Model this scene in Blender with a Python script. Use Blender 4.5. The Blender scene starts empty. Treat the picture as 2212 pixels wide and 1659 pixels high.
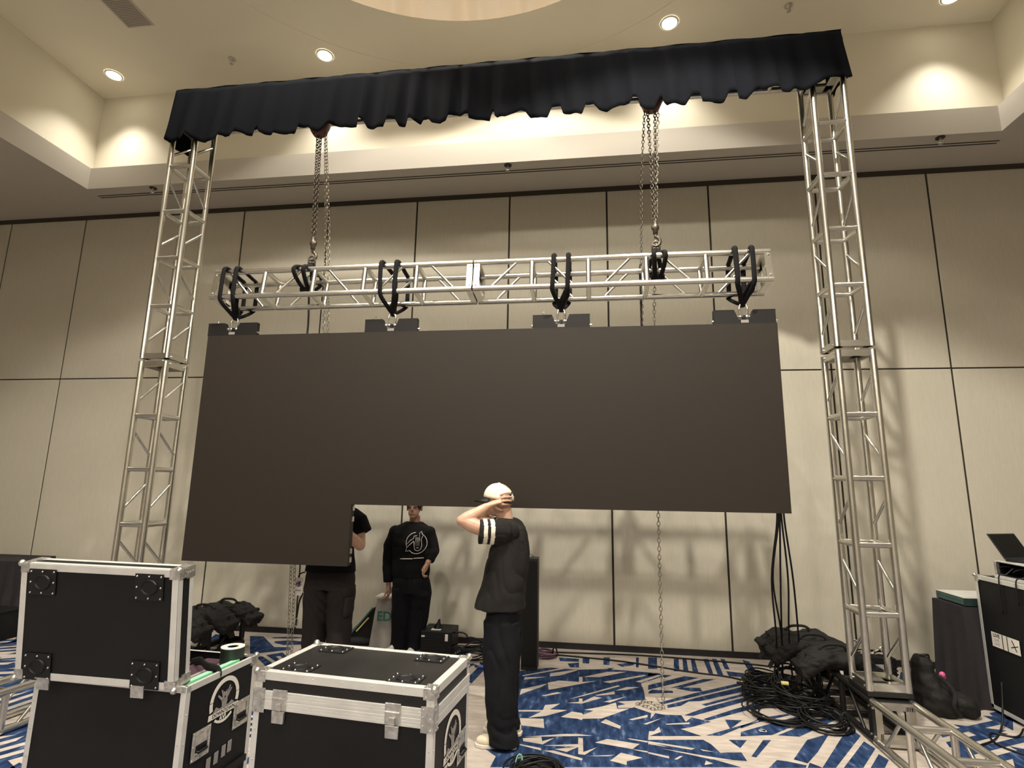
import bpy, math, random
from mathutils import Vector, Matrix, noise
from mathutils.geometry import tessellate_polygon
V = Vector
SC = bpy.context.scene
COL = SC.collection
PI = math.pi
random.seed(7)

# ---------------------------------------------------------------- camera
cam_d = bpy.data.cameras.new('camera'); cam = bpy.data.objects.new('camera', cam_d); COL.objects.link(cam)
cam_d.sensor_width = 36.0; cam_d.lens = 1185.3/2212*36; cam_d.clip_start = 0.05; cam_d.clip_end = 100
def _basis(p, yw, ro):
    f = V((math.sin(yw)*math.cos(p), math.cos(yw)*math.cos(p), math.sin(p)))
    r = V((math.cos(yw), -math.sin(yw), 0)); u = r.cross(f)
    return math.cos(ro)*r+math.sin(ro)*u, -math.sin(ro)*r+math.cos(ro)*u, f
_R, _U, _F = _basis(0.1827, -0.13514, 0.01513)
CAM = V((3.462, -4.503, 1.74))
_m = Matrix((( _R.x, _U.x, -_F.x, CAM.x), (_R.y, _U.y, -_F.y, CAM.y), (_R.z, _U.z, -_F.z, CAM.z), (0, 0, 0, 1)))
cam.matrix_world = _m
SC.camera = cam
SC.view_settings.view_transform = 'Standard'; SC.view_settings.look = 'None'
SC.view_settings.gamma = 1.0; SC.view_settings.use_curve_mapping = False
SC.view_settings.exposure = 0.14
# ---------------------------------------------------------------- world
w = bpy.data.worlds.new('world'); SC.world = w; w.use_nodes = True
w.node_tree.nodes['Background'].inputs[0].default_value = (0.9, 0.85, 0.75, 1)
w.node_tree.nodes['Background'].inputs[1].default_value = 0.05
# ---------------------------------------------------------------- room lights
ZC, ZS, YW = 7.0, 5.44, 1.923          # upper ceiling, soffit, back wall
DOME = V((2.36, -1.78)); DR = 2.62
WARM = (1.0, 0.935, 0.82)
def lamp(kind, name, loc, energy, color=WARM, target=None, **kw):
    d = bpy.data.lights.new(name, kind); d.energy = energy; d.color = color
    for k, v in kw.items(): setattr(d, k, v)
    o = bpy.data.objects.new(name, d); COL.objects.link(o); o.location = loc
    if target is not None:
        o.rotation_euler = (V(target)-V(loc)).to_track_quat('-Z', 'Y').to_euler()
    return o
DOWNLIGHTS = [(-2.68, 1.13), (0.27, 1.13), (4.46, 1.13), (7.42, 1.13),
              (-2.68, -1.8), (7.42, -1.8), (-2.68, -4.7), (0.27, -4.7), (4.46, -4.7), (7.42, -4.7)]
for x, y in DOWNLIGHTS:
    lamp('SPOT', 'downlight_lamp', (x, y, ZC-0.02), 210, target=(x, y, 0), spot_size=math.radians(90), spot_blend=0.85, shadow_soft_size=0.07)
for deg, e, half in ((-13.8, 1250, 57), (31, 120, 60), (76, 250, 64), (121, 150, 62), (166, 420, 57), (211, 240, 57), (256, 300, 57), (301, 240, 57)):   # lamps of the dome ring
    x, y = DOME.x+2.0*math.cos(math.radians(deg)), DOME.y+2.0*math.sin(math.radians(deg))
    lamp('SPOT', 'dome_lamp', (x, y, ZC+0.03), e, target=(x, y, 0), spot_size=math.radians(2*half), spot_blend=0.18, shadow_soft_size=0.06)
lamp('POINT', 'dome_fill_lamp', (DOME.x, DOME.y, ZC+0.95), 70, shadow_soft_size=0.3)  # unseen lamp added inside the dome to bring out the fabric pleats
for x in (-2.2, 2.4, 7.0):              # unseen fill lamps added in the next coffer, behind the camera
    for y, e in ((-8.2, 320), (-10.6, 470), (-13.0, 690)):
        lamp('SPOT', 'rear_fill_lamp', (x, y, ZC-0.03), e, target=(x, y, 0), spot_size=math.radians(172), spot_blend=0.2, shadow_soft_size=0.35)

# ---------------------------------------------------------------- materials
def mat(name, col, rough=0.6, metal=0.0, spec=0.5, emit=None, es=0.0, bump=None, var=None, alpha=None, trans=0.0, coat=0.0, aniso=None):
    """bump=(scale,strength[,stretch xyz]); var=(scale,amount[,stretch]) darkens and lightens the base colour"""
    m = bpy.data.materials.new(name); m.use_nodes = True
    nt = m.node_tree; b = nt.nodes['Principled BSDF']
    b.inputs['Base Color'].default_value = (*col, 1); b.inputs['Roughness'].default_value = rough
    b.inputs['Metallic'].default_value = metal; b.inputs['Specular IOR Level'].default_value = spec
    if trans: b.inputs['Transmission Weight'].default_value = trans
    if coat: b.inputs['Coat Weight'].default_value = coat
    if emit: b.inputs['Emission Color'].default_value = (*emit, 1); b.inputs['Emission Strength'].default_value = es
    def tex(scale, st):
        tc = nt.nodes.new('ShaderNodeTexCoord'); mp = nt.nodes.new('ShaderNodeMapping')
        n = nt.nodes.new('ShaderNodeTexNoise'); mp.inputs['Scale'].default_value = st
        n.inputs['Scale'].default_value = scale; n.inputs['Detail'].default_value = 4
        nt.links.new(tc.outputs['Object'], mp.inputs[0]); nt.links.new(mp.outputs[0], n.inputs['Vector'])
        return n
    if var:
        n = tex(var[0], var[2] if len(var) > 2 else (1, 1, 1))
        r = nt.nodes.new('ShaderNodeValToRGB')
        a = var[1]
        r.color_ramp.elements[0].position = 0.3; r.color_ramp.elements[1].position = 0.7
        r.color_ramp.elements[0].color = (*[c*(1-a) for c in col], 1); r.color_ramp.elements[1].color = (*[min(1, c*(1+a)) for c in col], 1)
        nt.links.new(n.outputs['Fac'], r.inputs[0]); nt.links.new(r.outputs[0], b.inputs['Base Color'])
    if bump:
        n = tex(bump[0], bump[2] if len(bump) > 2 else (1, 1, 1))
        bp = nt.nodes.new('ShaderNodeBump'); bp.inputs['Strength'].default_value = bump[1]; bp.inputs['Distance'].default_value = 0.01
        nt.links.new(n.outputs['Fac'], bp.inputs['Height']); nt.links.new(bp.outputs[0], b.inputs['Normal'])
    return m
M = {}
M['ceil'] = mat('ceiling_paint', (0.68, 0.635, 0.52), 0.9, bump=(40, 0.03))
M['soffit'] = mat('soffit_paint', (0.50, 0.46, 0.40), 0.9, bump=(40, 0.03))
M['wall'] = mat('wall_fabric', (0.51, 0.475, 0.39), 0.62, spec=0.35, bump=(60, 0.12, (3, 1, 0.25)), var=(18, 0.035, (4, 1, 0.5)))
M['gap'] = mat('wall_joint_dark', (0.022, 0.016, 0.009), 0.8)
M['trimdark'] = mat('dark_bronze_trim', (0.035, 0.028, 0.018), 0.6)
M['basebd'] = mat('black_baseboard', (0.010, 0.009, 0.013), 0.5)
M['alu'] = mat('aluminium', (0.60, 0.585, 0.54), 0.27, 1.0, bump=(30, 0.03), var=(5, 0.10))
M['alu_case'] = mat('aluminium_extrusion', (0.78, 0.775, 0.75), 0.38, 0.55, var=(8, 0.08))
M['zinc'] = mat('zinc_hardware', (0.62, 0.61, 0.58), 0.30, 0.9, var=(40, 0.25), bump=(60, 0.1))
M['chrome'] = mat('chrome', (0.80, 0.80, 0.78), 0.12, 1.0)
M['screen'] = mat('led_module_black', (0.023, 0.0175, 0.0135), 0.55, spec=0.25)
M['screenframe'] = mat('black_cast_frame', (0.011, 0.0098, 0.0092), 0.5, spec=0.25)
M['drape'] = mat('black_drape_cloth', (0.0055, 0.006, 0.008), 0.95, spec=0.05, bump=(140, 0.15))
M['black'] = mat('black_paint', (0.0055, 0.0055, 0.006), 0.5, spec=0.3)
M['blackcloth'] = mat('black_nylon', (0.008, 0.0075, 0.0075), 0.8, bump=(80, 0.3))
M['sling'] = mat('black_sling_webbing', (0.007, 0.0065, 0.007), 0.9, spec=0.2, bump=(120, 0.3))
M['chain'] = mat('dull_steel_chain', (0.12, 0.10, 0.08), 0.42, 0.85)
M['chainlight'] = mat('zinc_plated_chain', (0.40, 0.37, 0.30), 0.35, 0.9)
M['hoist'] = mat('oxblood_hoist_paint', (0.10, 0.035, 0.028), 0.4)
M['case'] = mat('black_laminate', (0.0065, 0.0065, 0.0075), 0.55, spec=0.25, bump=(300, 0.08), var=(3, 0.25))
M['casetop'] = mat('scuffed_black_laminate', (0.010, 0.009, 0.0085), 0.42, spec=0.4, bump=(300, 0.08), var=(5, 0.4))
M['foam'] = mat('dark_foam', (0.02, 0.012, 0.016), 0.9)
M['rubber'] = mat('black_rubber', (0.005, 0.005, 0.0055), 0.5, spec=0.35)
M['white'] = mat('white_print', (0.72, 0.68, 0.62), 0.6)
M['greyprint'] = mat('grey_print', (0.27, 0.24, 0.23), 0.6)
M['lamp'] = mat('lamp_glow', (1, 1, 1), 0.5, emit=(1.0, 0.95, 0.78), es=14)
M['trimwhite'] = mat('white_trim_ring', (0.70, 0.66, 0.56), 0.5)

# ---------------------------------------------------------------- mesh building
class MB:
    def __init__(s): s.v = []; s.f = []; s.m = []; s.cur = 0
    def add(s, vs, fs):
        n = len(s.v); s.v += [V(p) for p in vs]; s.f += [tuple(i+n for i in f) for f in fs]; s.m += [s.cur]*len(fs); return s
    def box(s, c, d, rot=None):
        c = V(c); h = V(d)/2; vs = []
        for x in (-1, 1):
            for y in (-1, 1):
                for z in (-1, 1):
                    p = V((x*h.x, y*h.y, z*h.z)); vs.append(c+(rot@p if rot else p))
        return s.add(vs, [(0, 1, 3, 2), (4, 6, 7, 5), (0, 4, 5, 1), (2, 3, 7, 6), (0, 2, 6, 4), (1, 5, 7, 3)])
    def ab(s, a, b): a = V(a); b = V(b); return s.box((a+b)/2, (abs(b.x-a.x), abs(b.y-a.y), abs(b.z-a.z)))
    def tube(s, pts, r, n=8, closed=False, cap=True):
        pts = [V(p) for p in pts]; N = len(pts); rs = r if isinstance(r, list) else [r]*N
        prev = None; rings = []
        for i, p in enumerate(pts):
            if closed: t = pts[(i+1) % N]-pts[i-1]
            else: t = pts[min(i+1, N-1)]-pts[max(i-1, 0)]
            if t.length < 1e-9: t = V((0, 0, 1))
            t.normalize()
            if prev is None:
                a = V((0, 0, 1)) if abs(t.z) < 0.9 else V((1, 0, 0)); u = t.cross(a).normalized()
            else:
                u = (prev-t*prev.dot(t)); u = u.normalized() if u.length > 1e-6 else t.orthogonal().normalized()
            prev = u; w_ = t.cross(u)
            rr = rs[i]; ra, rb = rr if isinstance(rr, (tuple, list)) else (rr, rr)
            rings.append([p+u*ra*math.cos(2*PI*k/n)+w_*rb*math.sin(2*PI*k/n) for k in range(n)])
        base = len(s.v)
        vs = [q for rg in rings for q in rg]; fs = []
        for i in range(N if closed else N-1):
            j = (i+1) % N
            for k in range(n): fs.append((i*n+k, i*n+(k+1) % n, j*n+(k+1) % n, j*n+k))
        if cap and not closed:
            fs.append(tuple(range(n-1, -1, -1))); fs.append(tuple((N-1)*n+k for k in range(n)))
        return s.add(vs, fs)
    def cyl(s, a, b, r, n=12): return s.tube([a, b], r, n)
    def sph(s, c, r, nu=12, nv=8, rot=None):
        c = V(c); r = V(r) if isinstance(r, (tuple, list, Vector)) else V((r, r, r)); vs = []; fs = []
        for j in range(1, nv):
            ph = PI*j/nv
            for i in range(nu):
                th = 2*PI*i/nu; p = V((r.x*math.sin(ph)*math.cos(th), r.y*math.sin(ph)*math.sin(th), r.z*math.cos(ph)))
                vs.append(c+(rot@p if rot else p))
        top = V((0, 0, r.z)); vs.append(c+(rot@top if rot else top)); vs.append(c-(rot@top if rot else top))
        T = len(vs)-2
        for j in range(nv-2):
            for i in range(nu): fs.append((j*nu+i, (j+1)*nu+i, (j+1)*nu+(i+1) % nu, j*nu+(i+1) % nu))
        for i in range(nu): fs.append((T, i, (i+1) % nu)); fs.append((T+1, (nv-2)*nu+(i+1) % nu, (nv-2)*nu+i))
        return s.add(vs, fs)
    def prism(s, poly, d0, d1, f):
        """poly of 2D points; f(u, v, d) -> 3D; d0..d1 is the thickness"""
        n = len(poly); vs = [f(u, v, d0) for u, v in poly]+[f(u, v, d1) for u, v in poly]
        tris = tessellate_polygon([[V((u, v, 0)) for u, v in poly]])
        fs = [tuple(reversed(t)) for t in tris]+[tuple(i+n for i in t) for t in tris]
        fs += [(i, (i+1) % n, n+(i+1) % n, n+i) for i in range(n)]
        return s.add(vs, fs)
    def flat(s, poly, f):
        tris = tessellate_polygon([[V((u, v, 0)) for u, v in poly]])
        return s.add([f(u, v) for u, v in poly], [tuple(t) for t in tris])
    def grid(s, nu, nv, f, closed_u=False):
        vs = [f(i/(nu if closed_u else nu-1), j/(nv-1)) for j in range(nv) for i in range(nu)]; fs = []
        for j in range(nv-1):
            for i in range(nu if closed_u else nu-1):
                k = (i+1) % nu; fs.append((j*nu+i, j*nu+k, (j+1)*nu+k, (j+1)*nu+i))
        return s.add(vs, fs)
    def xf(s, Mx): s.v = [Mx@p for p in s.v]; return s
    def build(s, name, mats, parent=None, smooth=False, bevel=0.0, fix=True, **kw):
        me = bpy.data.meshes.new(name); me.from_pydata([tuple(p) for p in s.v], [], s.f)
        ms = mats if isinstance(mats, (list, tuple)) else [mats]
        for m in ms: me.materials.append(m)
        for p, k in zip(me.polygons, s.m): p.material_index = k
        if fix:
            import bmesh
            bm = bmesh.new(); bm.from_mesh(me); bmesh.ops.recalc_face_normals(bm, faces=bm.faces); bm.to_mesh(me); bm.free()
        if smooth:
            me.polygons.foreach_set('use_smooth', [True]*len(me.polygons))
            if smooth is not True: me.set_sharp_from_angle(angle=math.radians(smooth))
        o = bpy.data.objects.new(name, me); COL.objects.link(o)
        if parent: o.parent = parent
        if bevel:
            b = o.modifiers.new('bevel', 'BEVEL'); b.width = bevel; b.segments = 2; b.limit_method = 'ANGLE'; b.angle_limit = math.radians(50)
        tag(o, **kw); return o
def tag(o, label=None, cat=None, group=None, kind=None):
    if label: o['label'] = label
    if cat: o['category'] = cat
    if group: o['group'] = group
    if kind: o['kind'] = kind
    return o
def thing(name, label, cat, loc=(0, 0, 0), rotz=0, group=None, rot=None):
    o = bpy.data.objects.new(name, None); COL.objects.link(o); o.location = loc
    o.rotation_euler = rot if rot else (0, 0, rotz); o.empty_display_size = 0.1
    return tag(o, label, cat, group)
def kids(o): return [c for c in COL.objects if c.parent == o]
def dup(o, parent=None):
    c = o.copy(); COL.objects.link(c)
    if parent: c.parent = parent
    for k in kids(o): dup(k, c)
    return c
def smooth_path(pts, k=6):
    """Catmull-Rom through points"""
    pts = [V(p) for p in pts]; out = []
    for i in range(len(pts)-1):
        p0 = pts[max(i-1, 0)]; p1 = pts[i]; p2 = pts[i+1]; p3 = pts[min(i+2, len(pts)-1)]
        for j in range(k):
            t = j/k
            out.append(0.5*((2*p1)+(-p0+p2)*t+(2*p0-5*p1+4*p2-p3)*t*t+(-p0+3*p1-3*p2+p3)*t**3))
    out.append(pts[-1]); return out
def text_obj(txt, size, m, parent, loc, rot, name='lettering', thick=0.0006, sx=1.0, bold=False):
    cu = bpy.data.curves.new(name, 'FONT'); cu.body = txt; cu.size = size; cu.align_x = 'CENTER'; cu.align_y = 'CENTER'
    cu.extrude = thick; cu.resolution_u = 3
    if bold: cu.offset = size*0.02
    tmp = bpy.data.objects.new('t', cu); COL.objects.link(tmp)
    dg = bpy.context.evaluated_depsgraph_get(); me = bpy.data.meshes.new_from_object(tmp.evaluated_get(dg))
    bpy.data.objects.remove(tmp); me.materials.clear(); me.materials.append(m)
    o = bpy.data.objects.new(name, me); COL.objects.link(o); o.parent = parent
    o.location = loc; o.rotation_euler = rot; o.scale = (sx, 1, 1)
    return o

# traced plan shapes in metres: carpet figures and the hem of the drape
CARPET_BLUE=[[(4.342,1.765),(4.390,1.774),(4.337,1.377),(4.282,1.367)],[(4.431,1.782),(4.472,1.790),(4.421,1.371),(4.372,1.362)],[(4.517,1.798),(4.555,1.805),(4.510,1.345),(4.456,1.346)],[(4.645,1.822),(4.697,1.831),(4.642,1.328),(4.603,1.331)],[(4.735,1.838),(4.781,1.835),(4.733,1.324),(4.680,1.319)],[(4.825,1.855),(4.864,1.838),(4.835,1.511),(4.790,1.525)],[(4.788,1.459),(4.953,1.426),(4.939,1.311),(4.780,1.312)],[(4.083,1.766),(4.173,1.783),(4.130,1.404),(4.043,1.399)],[(5.045,1.871),(5.099,1.809),(5.075,1.346),(4.987,1.310)],[(4.028,1.258),(4.135,1.252),(4.019,1.175)],[(4.006,1.054),(4.173,1.243),(4.245,1.236),(4.000,0.996)],[(3.993,0.930),(4.358,1.236),(4.485,1.215),(3.980,0.812)],[(4.183,0.901),(4.518,1.185),(4.631,1.202),(4.294,0.929)],[(3.983,0.777),(4.019,0.827),(4.191,0.823),(4.187,0.779),(3.971,0.724)],[(4.225,0.890),(4.287,0.928),(4.445,0.948),(4.447,0.860),(4.352,0.843)],[(4.038,0.534),(4.369,0.803),(4.879,1.173),(4.931,1.154),(4.062,0.500)],[(4.095,0.490),(4.388,0.715),(4.981,1.154),(5.047,1.165),(5.017,1.068),(4.383,0.626),(4.285,0.601),(4.204,0.494),(4.093,0.430)],[(4.380,0.555),(5.006,1.030),(5.020,0.997),(4.409,0.530)],[(4.201,0.306),(4.403,0.499),(5.006,0.951),(5.025,0.894),(4.266,0.303)],[(4.332,0.254),(4.614,0.492),(4.913,0.719),(4.910,0.633),(4.364,0.233)],[(4.496,0.275),(4.625,0.284),(4.495,0.108)],[(4.294,-0.034),(4.732,0.290),(4.754,0.347),(4.766,0.336),(4.396,-0.023)],[(3.908,0.134),(3.982,0.310),(4.035,0.291),(4.179,0.302),(4.191,0.183),(4.249,0.273),(4.382,0.216),(4.228,0.100),(4.131,0.046),(4.261,-0.049),(3.891,-0.112),(3.982,-0.028),(3.978,0.057),(3.932,-0.025),(3.890,-0.032)],[(3.875,-0.175),(4.259,-0.109),(4.300,-0.169),(4.335,-0.290),(4.375,-0.278),(4.477,-0.261),(4.481,-0.380),(4.269,-0.381),(3.871,-0.209)],[(4.437,-0.079),(4.565,-0.063),(4.486,-0.197)],[(4.680,-0.044),(4.736,-0.034),(4.555,-0.318),(4.528,-0.308)],[(3.868,-0.242),(4.192,-0.304),(4.266,-0.391),(4.422,-0.470),(3.833,-0.568)],[(4.992,0.012),(5.196,0.150),(4.994,-0.168),(4.864,-0.346),(4.793,-0.304)],[(5.250,0.088),(5.397,0.281),(5.406,0.147),(5.021,-0.378),(4.935,-0.392)],[(5.388,0.059),(5.411,-0.049),(5.197,-0.349),(5.072,-0.369)],[(5.394,-0.129),(5.417,-0.209),(5.335,-0.326),(5.244,-0.341)],[(4.680,-0.332),(4.743,-0.340),(4.849,-0.375),(4.828,-0.410),(4.594,-0.449)],[(4.809,0.056),(5.236,0.422),(5.407,0.529),(5.383,0.448),(4.960,0.060)],[(4.559,0.069),(5.068,0.431),(5.158,0.396),(4.772,0.055),(4.539,-0.006)],[(5.186,0.221),(5.389,0.405),(5.379,0.361),(5.216,0.238)],[(4.752,0.345),(5.019,0.474),(5.030,0.451),(4.730,0.261),(4.574,0.128),(4.587,0.177),(4.748,0.288)],[(4.881,-0.334),(4.940,-0.391),(4.841,-0.408)],[(2.802,1.097),(3.095,1.258),(3.361,1.241),(3.645,1.315),(4.139,1.278),(4.152,1.219),(3.935,0.966),(3.941,0.770),(3.932,0.570),(3.698,0.497),(3.949,0.304),(3.881,-0.128),(3.872,-0.197),(3.833,-0.568),(2.995,-0.707),(2.847,-0.732),(2.860,-0.588),(2.760,-0.483),(2.855,-0.337),(2.765,-0.164),(2.849,0.031),(2.885,0.417)],[(3.258,1.411),(3.372,1.466),(3.374,1.309),(3.289,1.304)],[(3.162,1.595),(3.370,1.585),(3.371,1.490),(3.183,1.478)],[(3.407,1.616),(3.480,1.630),(3.472,1.450),(3.408,1.450)],[(3.622,1.680),(3.689,1.693),(3.671,1.441),(3.614,1.442)],[(3.744,1.478),(3.922,1.580),(3.914,1.486),(3.796,1.408)],[(3.957,1.743),(3.987,1.748),(3.953,1.415),(3.929,1.422)],[(3.646,1.337),(3.724,1.362),(3.672,1.298)],[(-0.369,1.745),(-0.214,1.761),(0.133,1.397),(0.299,1.428),(0.360,1.341),(0.030,1.125)],[(-0.103,1.739),(0.088,1.805),(0.308,1.804),(0.128,1.734),(-0.051,1.707)],[(0.015,1.596),(0.148,1.662),(0.387,1.653),(0.438,1.557),(0.190,1.484),(0.061,1.538)],[(0.208,1.123),(0.321,1.237),(0.457,1.102),(0.423,0.944)],[(0.129,1.086),(0.200,1.077),(0.414,0.900),(0.396,0.805),(0.198,0.999)],[(0.435,1.355),(0.472,1.499),(0.528,1.384),(0.509,1.320)]]
CARPET_BEIGE=[[(3.872,-0.197),(4.178,-0.254),(4.150,-0.280),(3.870,-0.220)],[(3.948,-0.293),(4.242,-0.356),(4.468,-0.396),(4.252,-0.394)],[(3.855,-0.361),(3.985,-0.399),(3.981,-0.429),(3.853,-0.381)],[(4.215,-0.419),(4.253,-0.451),(4.194,-0.480)],[(4.013,-0.434),(4.057,-0.382),(4.076,-0.384),(4.031,-0.436)],[(4.033,0.117),(4.221,0.175),(4.210,0.141),(4.041,0.103)],[(4.210,-0.259),(4.299,-0.286),(4.224,-0.283)],[(0.328,1.100),(0.364,1.119),(0.440,1.044),(0.434,0.999)],[(2.850,0.983),(3.193,1.254),(3.236,1.240),(2.866,0.965)],[(3.106,1.090),(3.347,1.239),(3.361,1.220),(3.203,1.047),(3.111,1.000)],[(2.883,0.871),(2.882,0.939),(3.086,0.985),(2.952,0.912)],[(3.417,1.045),(3.642,1.229),(3.828,1.263),(3.563,1.062)],[(3.377,1.038),(3.410,1.044),(3.411,0.909),(3.542,0.961),(3.255,0.753),(3.121,0.658),(3.103,0.835),(3.196,0.908),(3.379,0.903)],[(3.593,0.942),(3.984,1.209),(4.002,1.181),(3.657,0.925)],[(3.887,1.004),(4.112,1.222),(4.152,1.219),(3.937,0.985)],[(3.935,0.966),(4.146,1.178),(4.128,1.038),(3.934,0.892)],[(2.884,0.633),(3.104,0.816),(3.042,0.697),(2.951,0.594),(2.887,0.499)],[(3.070,0.514),(3.198,0.621),(3.236,0.602),(3.106,0.513)],[(3.295,0.474),(3.725,0.882),(3.742,0.858),(3.408,0.558)],[(3.517,0.602),(3.685,0.724),(3.688,0.657),(3.541,0.598)],[(3.693,0.743),(3.799,0.850),(3.913,0.870),(3.794,0.778)],[(3.384,0.505),(3.414,0.510),(3.414,0.440),(3.510,0.576),(3.576,0.555),(3.409,0.400),(3.292,0.395),(3.385,0.435)],[(3.585,0.470),(3.783,0.624),(3.638,0.463)],[(2.914,0.181),(3.105,0.214),(3.115,0.318),(3.234,0.370),(3.161,0.238),(3.297,0.247),(3.136,0.107),(3.007,0.051),(3.096,0.184),(2.917,0.153)],[(3.252,0.107),(3.332,0.225),(3.410,0.210),(3.422,0.178),(3.500,0.269),(3.427,0.277),(3.571,0.368),(3.685,0.472),(3.690,0.345),(3.787,0.362),(3.564,0.134),(3.417,0.102),(3.412,0.075),(3.379,0.096)],[(2.943,0.033),(3.123,0.051),(3.141,-0.112),(2.969,-0.092)],[(3.552,0.060),(3.591,0.126),(3.698,0.021),(3.690,-0.030)],[(3.766,0.149),(3.917,0.264),(3.912,0.215),(3.792,0.140)],[(3.867,0.088),(4.021,0.220),(3.893,0.080)],[(3.003,-0.300),(3.131,-0.256),(3.142,-0.321),(3.223,-0.257),(3.150,-0.369),(3.013,-0.343)],[(3.006,-0.277),(3.291,-0.182),(3.383,-0.166),(3.490,-0.177),(3.222,-0.235)],[(3.151,-0.385),(3.390,-0.323),(3.389,-0.223),(3.421,-0.229),(3.425,-0.433),(3.517,-0.350),(3.435,-0.472),(3.392,-0.469),(3.391,-0.366),(3.316,-0.451),(3.232,-0.424),(3.376,-0.368)],[(3.504,-0.282),(3.590,-0.212),(3.809,-0.252),(3.754,-0.336)],[(2.993,-0.390),(3.140,-0.424),(3.148,-0.459),(2.995,-0.406)],[(3.162,-0.457),(3.229,-0.445),(3.421,-0.523),(3.417,-0.553)],[(2.975,-0.554),(3.064,-0.583),(3.062,-0.612),(2.977,-0.573)],[(3.597,-0.523),(3.673,-0.401),(3.810,-0.448),(3.703,-0.515),(3.700,-0.562)],[(3.444,-0.485),(3.633,-0.438),(3.585,-0.466)],[(3.732,-0.176),(3.868,-0.198),(3.866,-0.221),(3.745,-0.191)],[(3.754,-0.336),(3.852,-0.351),(3.850,-0.372),(3.781,-0.352)],[(3.699,0.406),(3.882,0.530),(3.918,0.544),(3.811,0.381),(3.696,0.361)]]
DRAPE=[(-0.706,5.113),(-0.646,5.079),(-0.496,5.062),(-0.478,5.11),(-0.466,5.14),(-0.408,5.104),(-0.325,5.055),(-0.237,5.025),(-0.17,5.025),(-0.131,5.058),(-0.121,5.113),(-0.078,5.104),(-0.023,5.066),(0.028,5.057),(0.048,5.095),(0.061,5.123),(0.122,5.114),(0.191,5.079),(0.242,5.075),(0.254,5.139),(0.309,5.138),(0.34,5.082),(0.392,5.06),(0.448,5.064),(0.461,5.093),(0.537,5.057),(0.638,5.036),(0.71,5.039),(0.722,5.127),(0.814,5.131),(0.874,5.08),(0.941,5.05),(0.989,5.067),(1.045,5.127),(1.107,5.113),(1.182,5.078),(1.333,5.062),(1.336,5.169),(1.389,5.14),(1.425,5.071),(1.497,5.041),(1.598,5.041),(1.623,5.139),(1.707,5.122),(1.743,5.057),(1.804,5.046),(1.828,5.147),(1.894,5.083),(1.955,5.054),(1.974,5.11),(2.028,5.106),(2.062,5.061),(2.152,5.029),(2.204,5.049),(2.221,5.121),(2.29,5.133),(2.336,5.112),(2.409,5.118),(2.415,5.069),(2.611,5.041),(2.627,5.128),(2.653,5.145),(2.657,5.085),(2.684,5.047),(2.757,5.046),(2.813,5.089),(2.9,5.124),(2.944,5.111),(2.987,5.041),(3.059,5.012),(3.145,5.028),(3.179,5.129),(3.265,5.138),(3.286,5.057),(3.355,5.027),(3.455,5.026),(3.487,5.136),(3.559,5.137),(3.608,5.069),(3.677,5.029),(3.747,5.058),(3.803,5.099),(3.878,5.109),(3.9,5.156),(3.948,5.142),(3.966,5.062),(4.01,5.035),(4.086,5.029),(4.137,5.144),(4.162,5.175),(4.172,5.104),(4.198,5.054),(4.36,5.056),(4.414,5.143),(4.49,5.136),(4.501,5.062),(4.603,5.039),(4.69,5.068),(4.729,5.151),(4.795,5.141),(4.804,5.063),(4.866,5.048),(4.94,5.128),(4.992,5.164),(5.146,5.15),(5.163,5.103),(5.225,5.093),(5.27,5.131),(5.379,5.121),(5.463,5.148),(5.536,5.199),(5.646,5.211),(5.695,5.225),(5.712,5.201)]
# ================================================================ the room
XL, XR, YB = -7.5, 12.5, -14.5
LX0, LX1, LY0, LY1 = -2.92, 7.78, -4.85, 1.25        # lip of the coffer
OF = 0.28                                            # cove depth behind the lip
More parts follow.
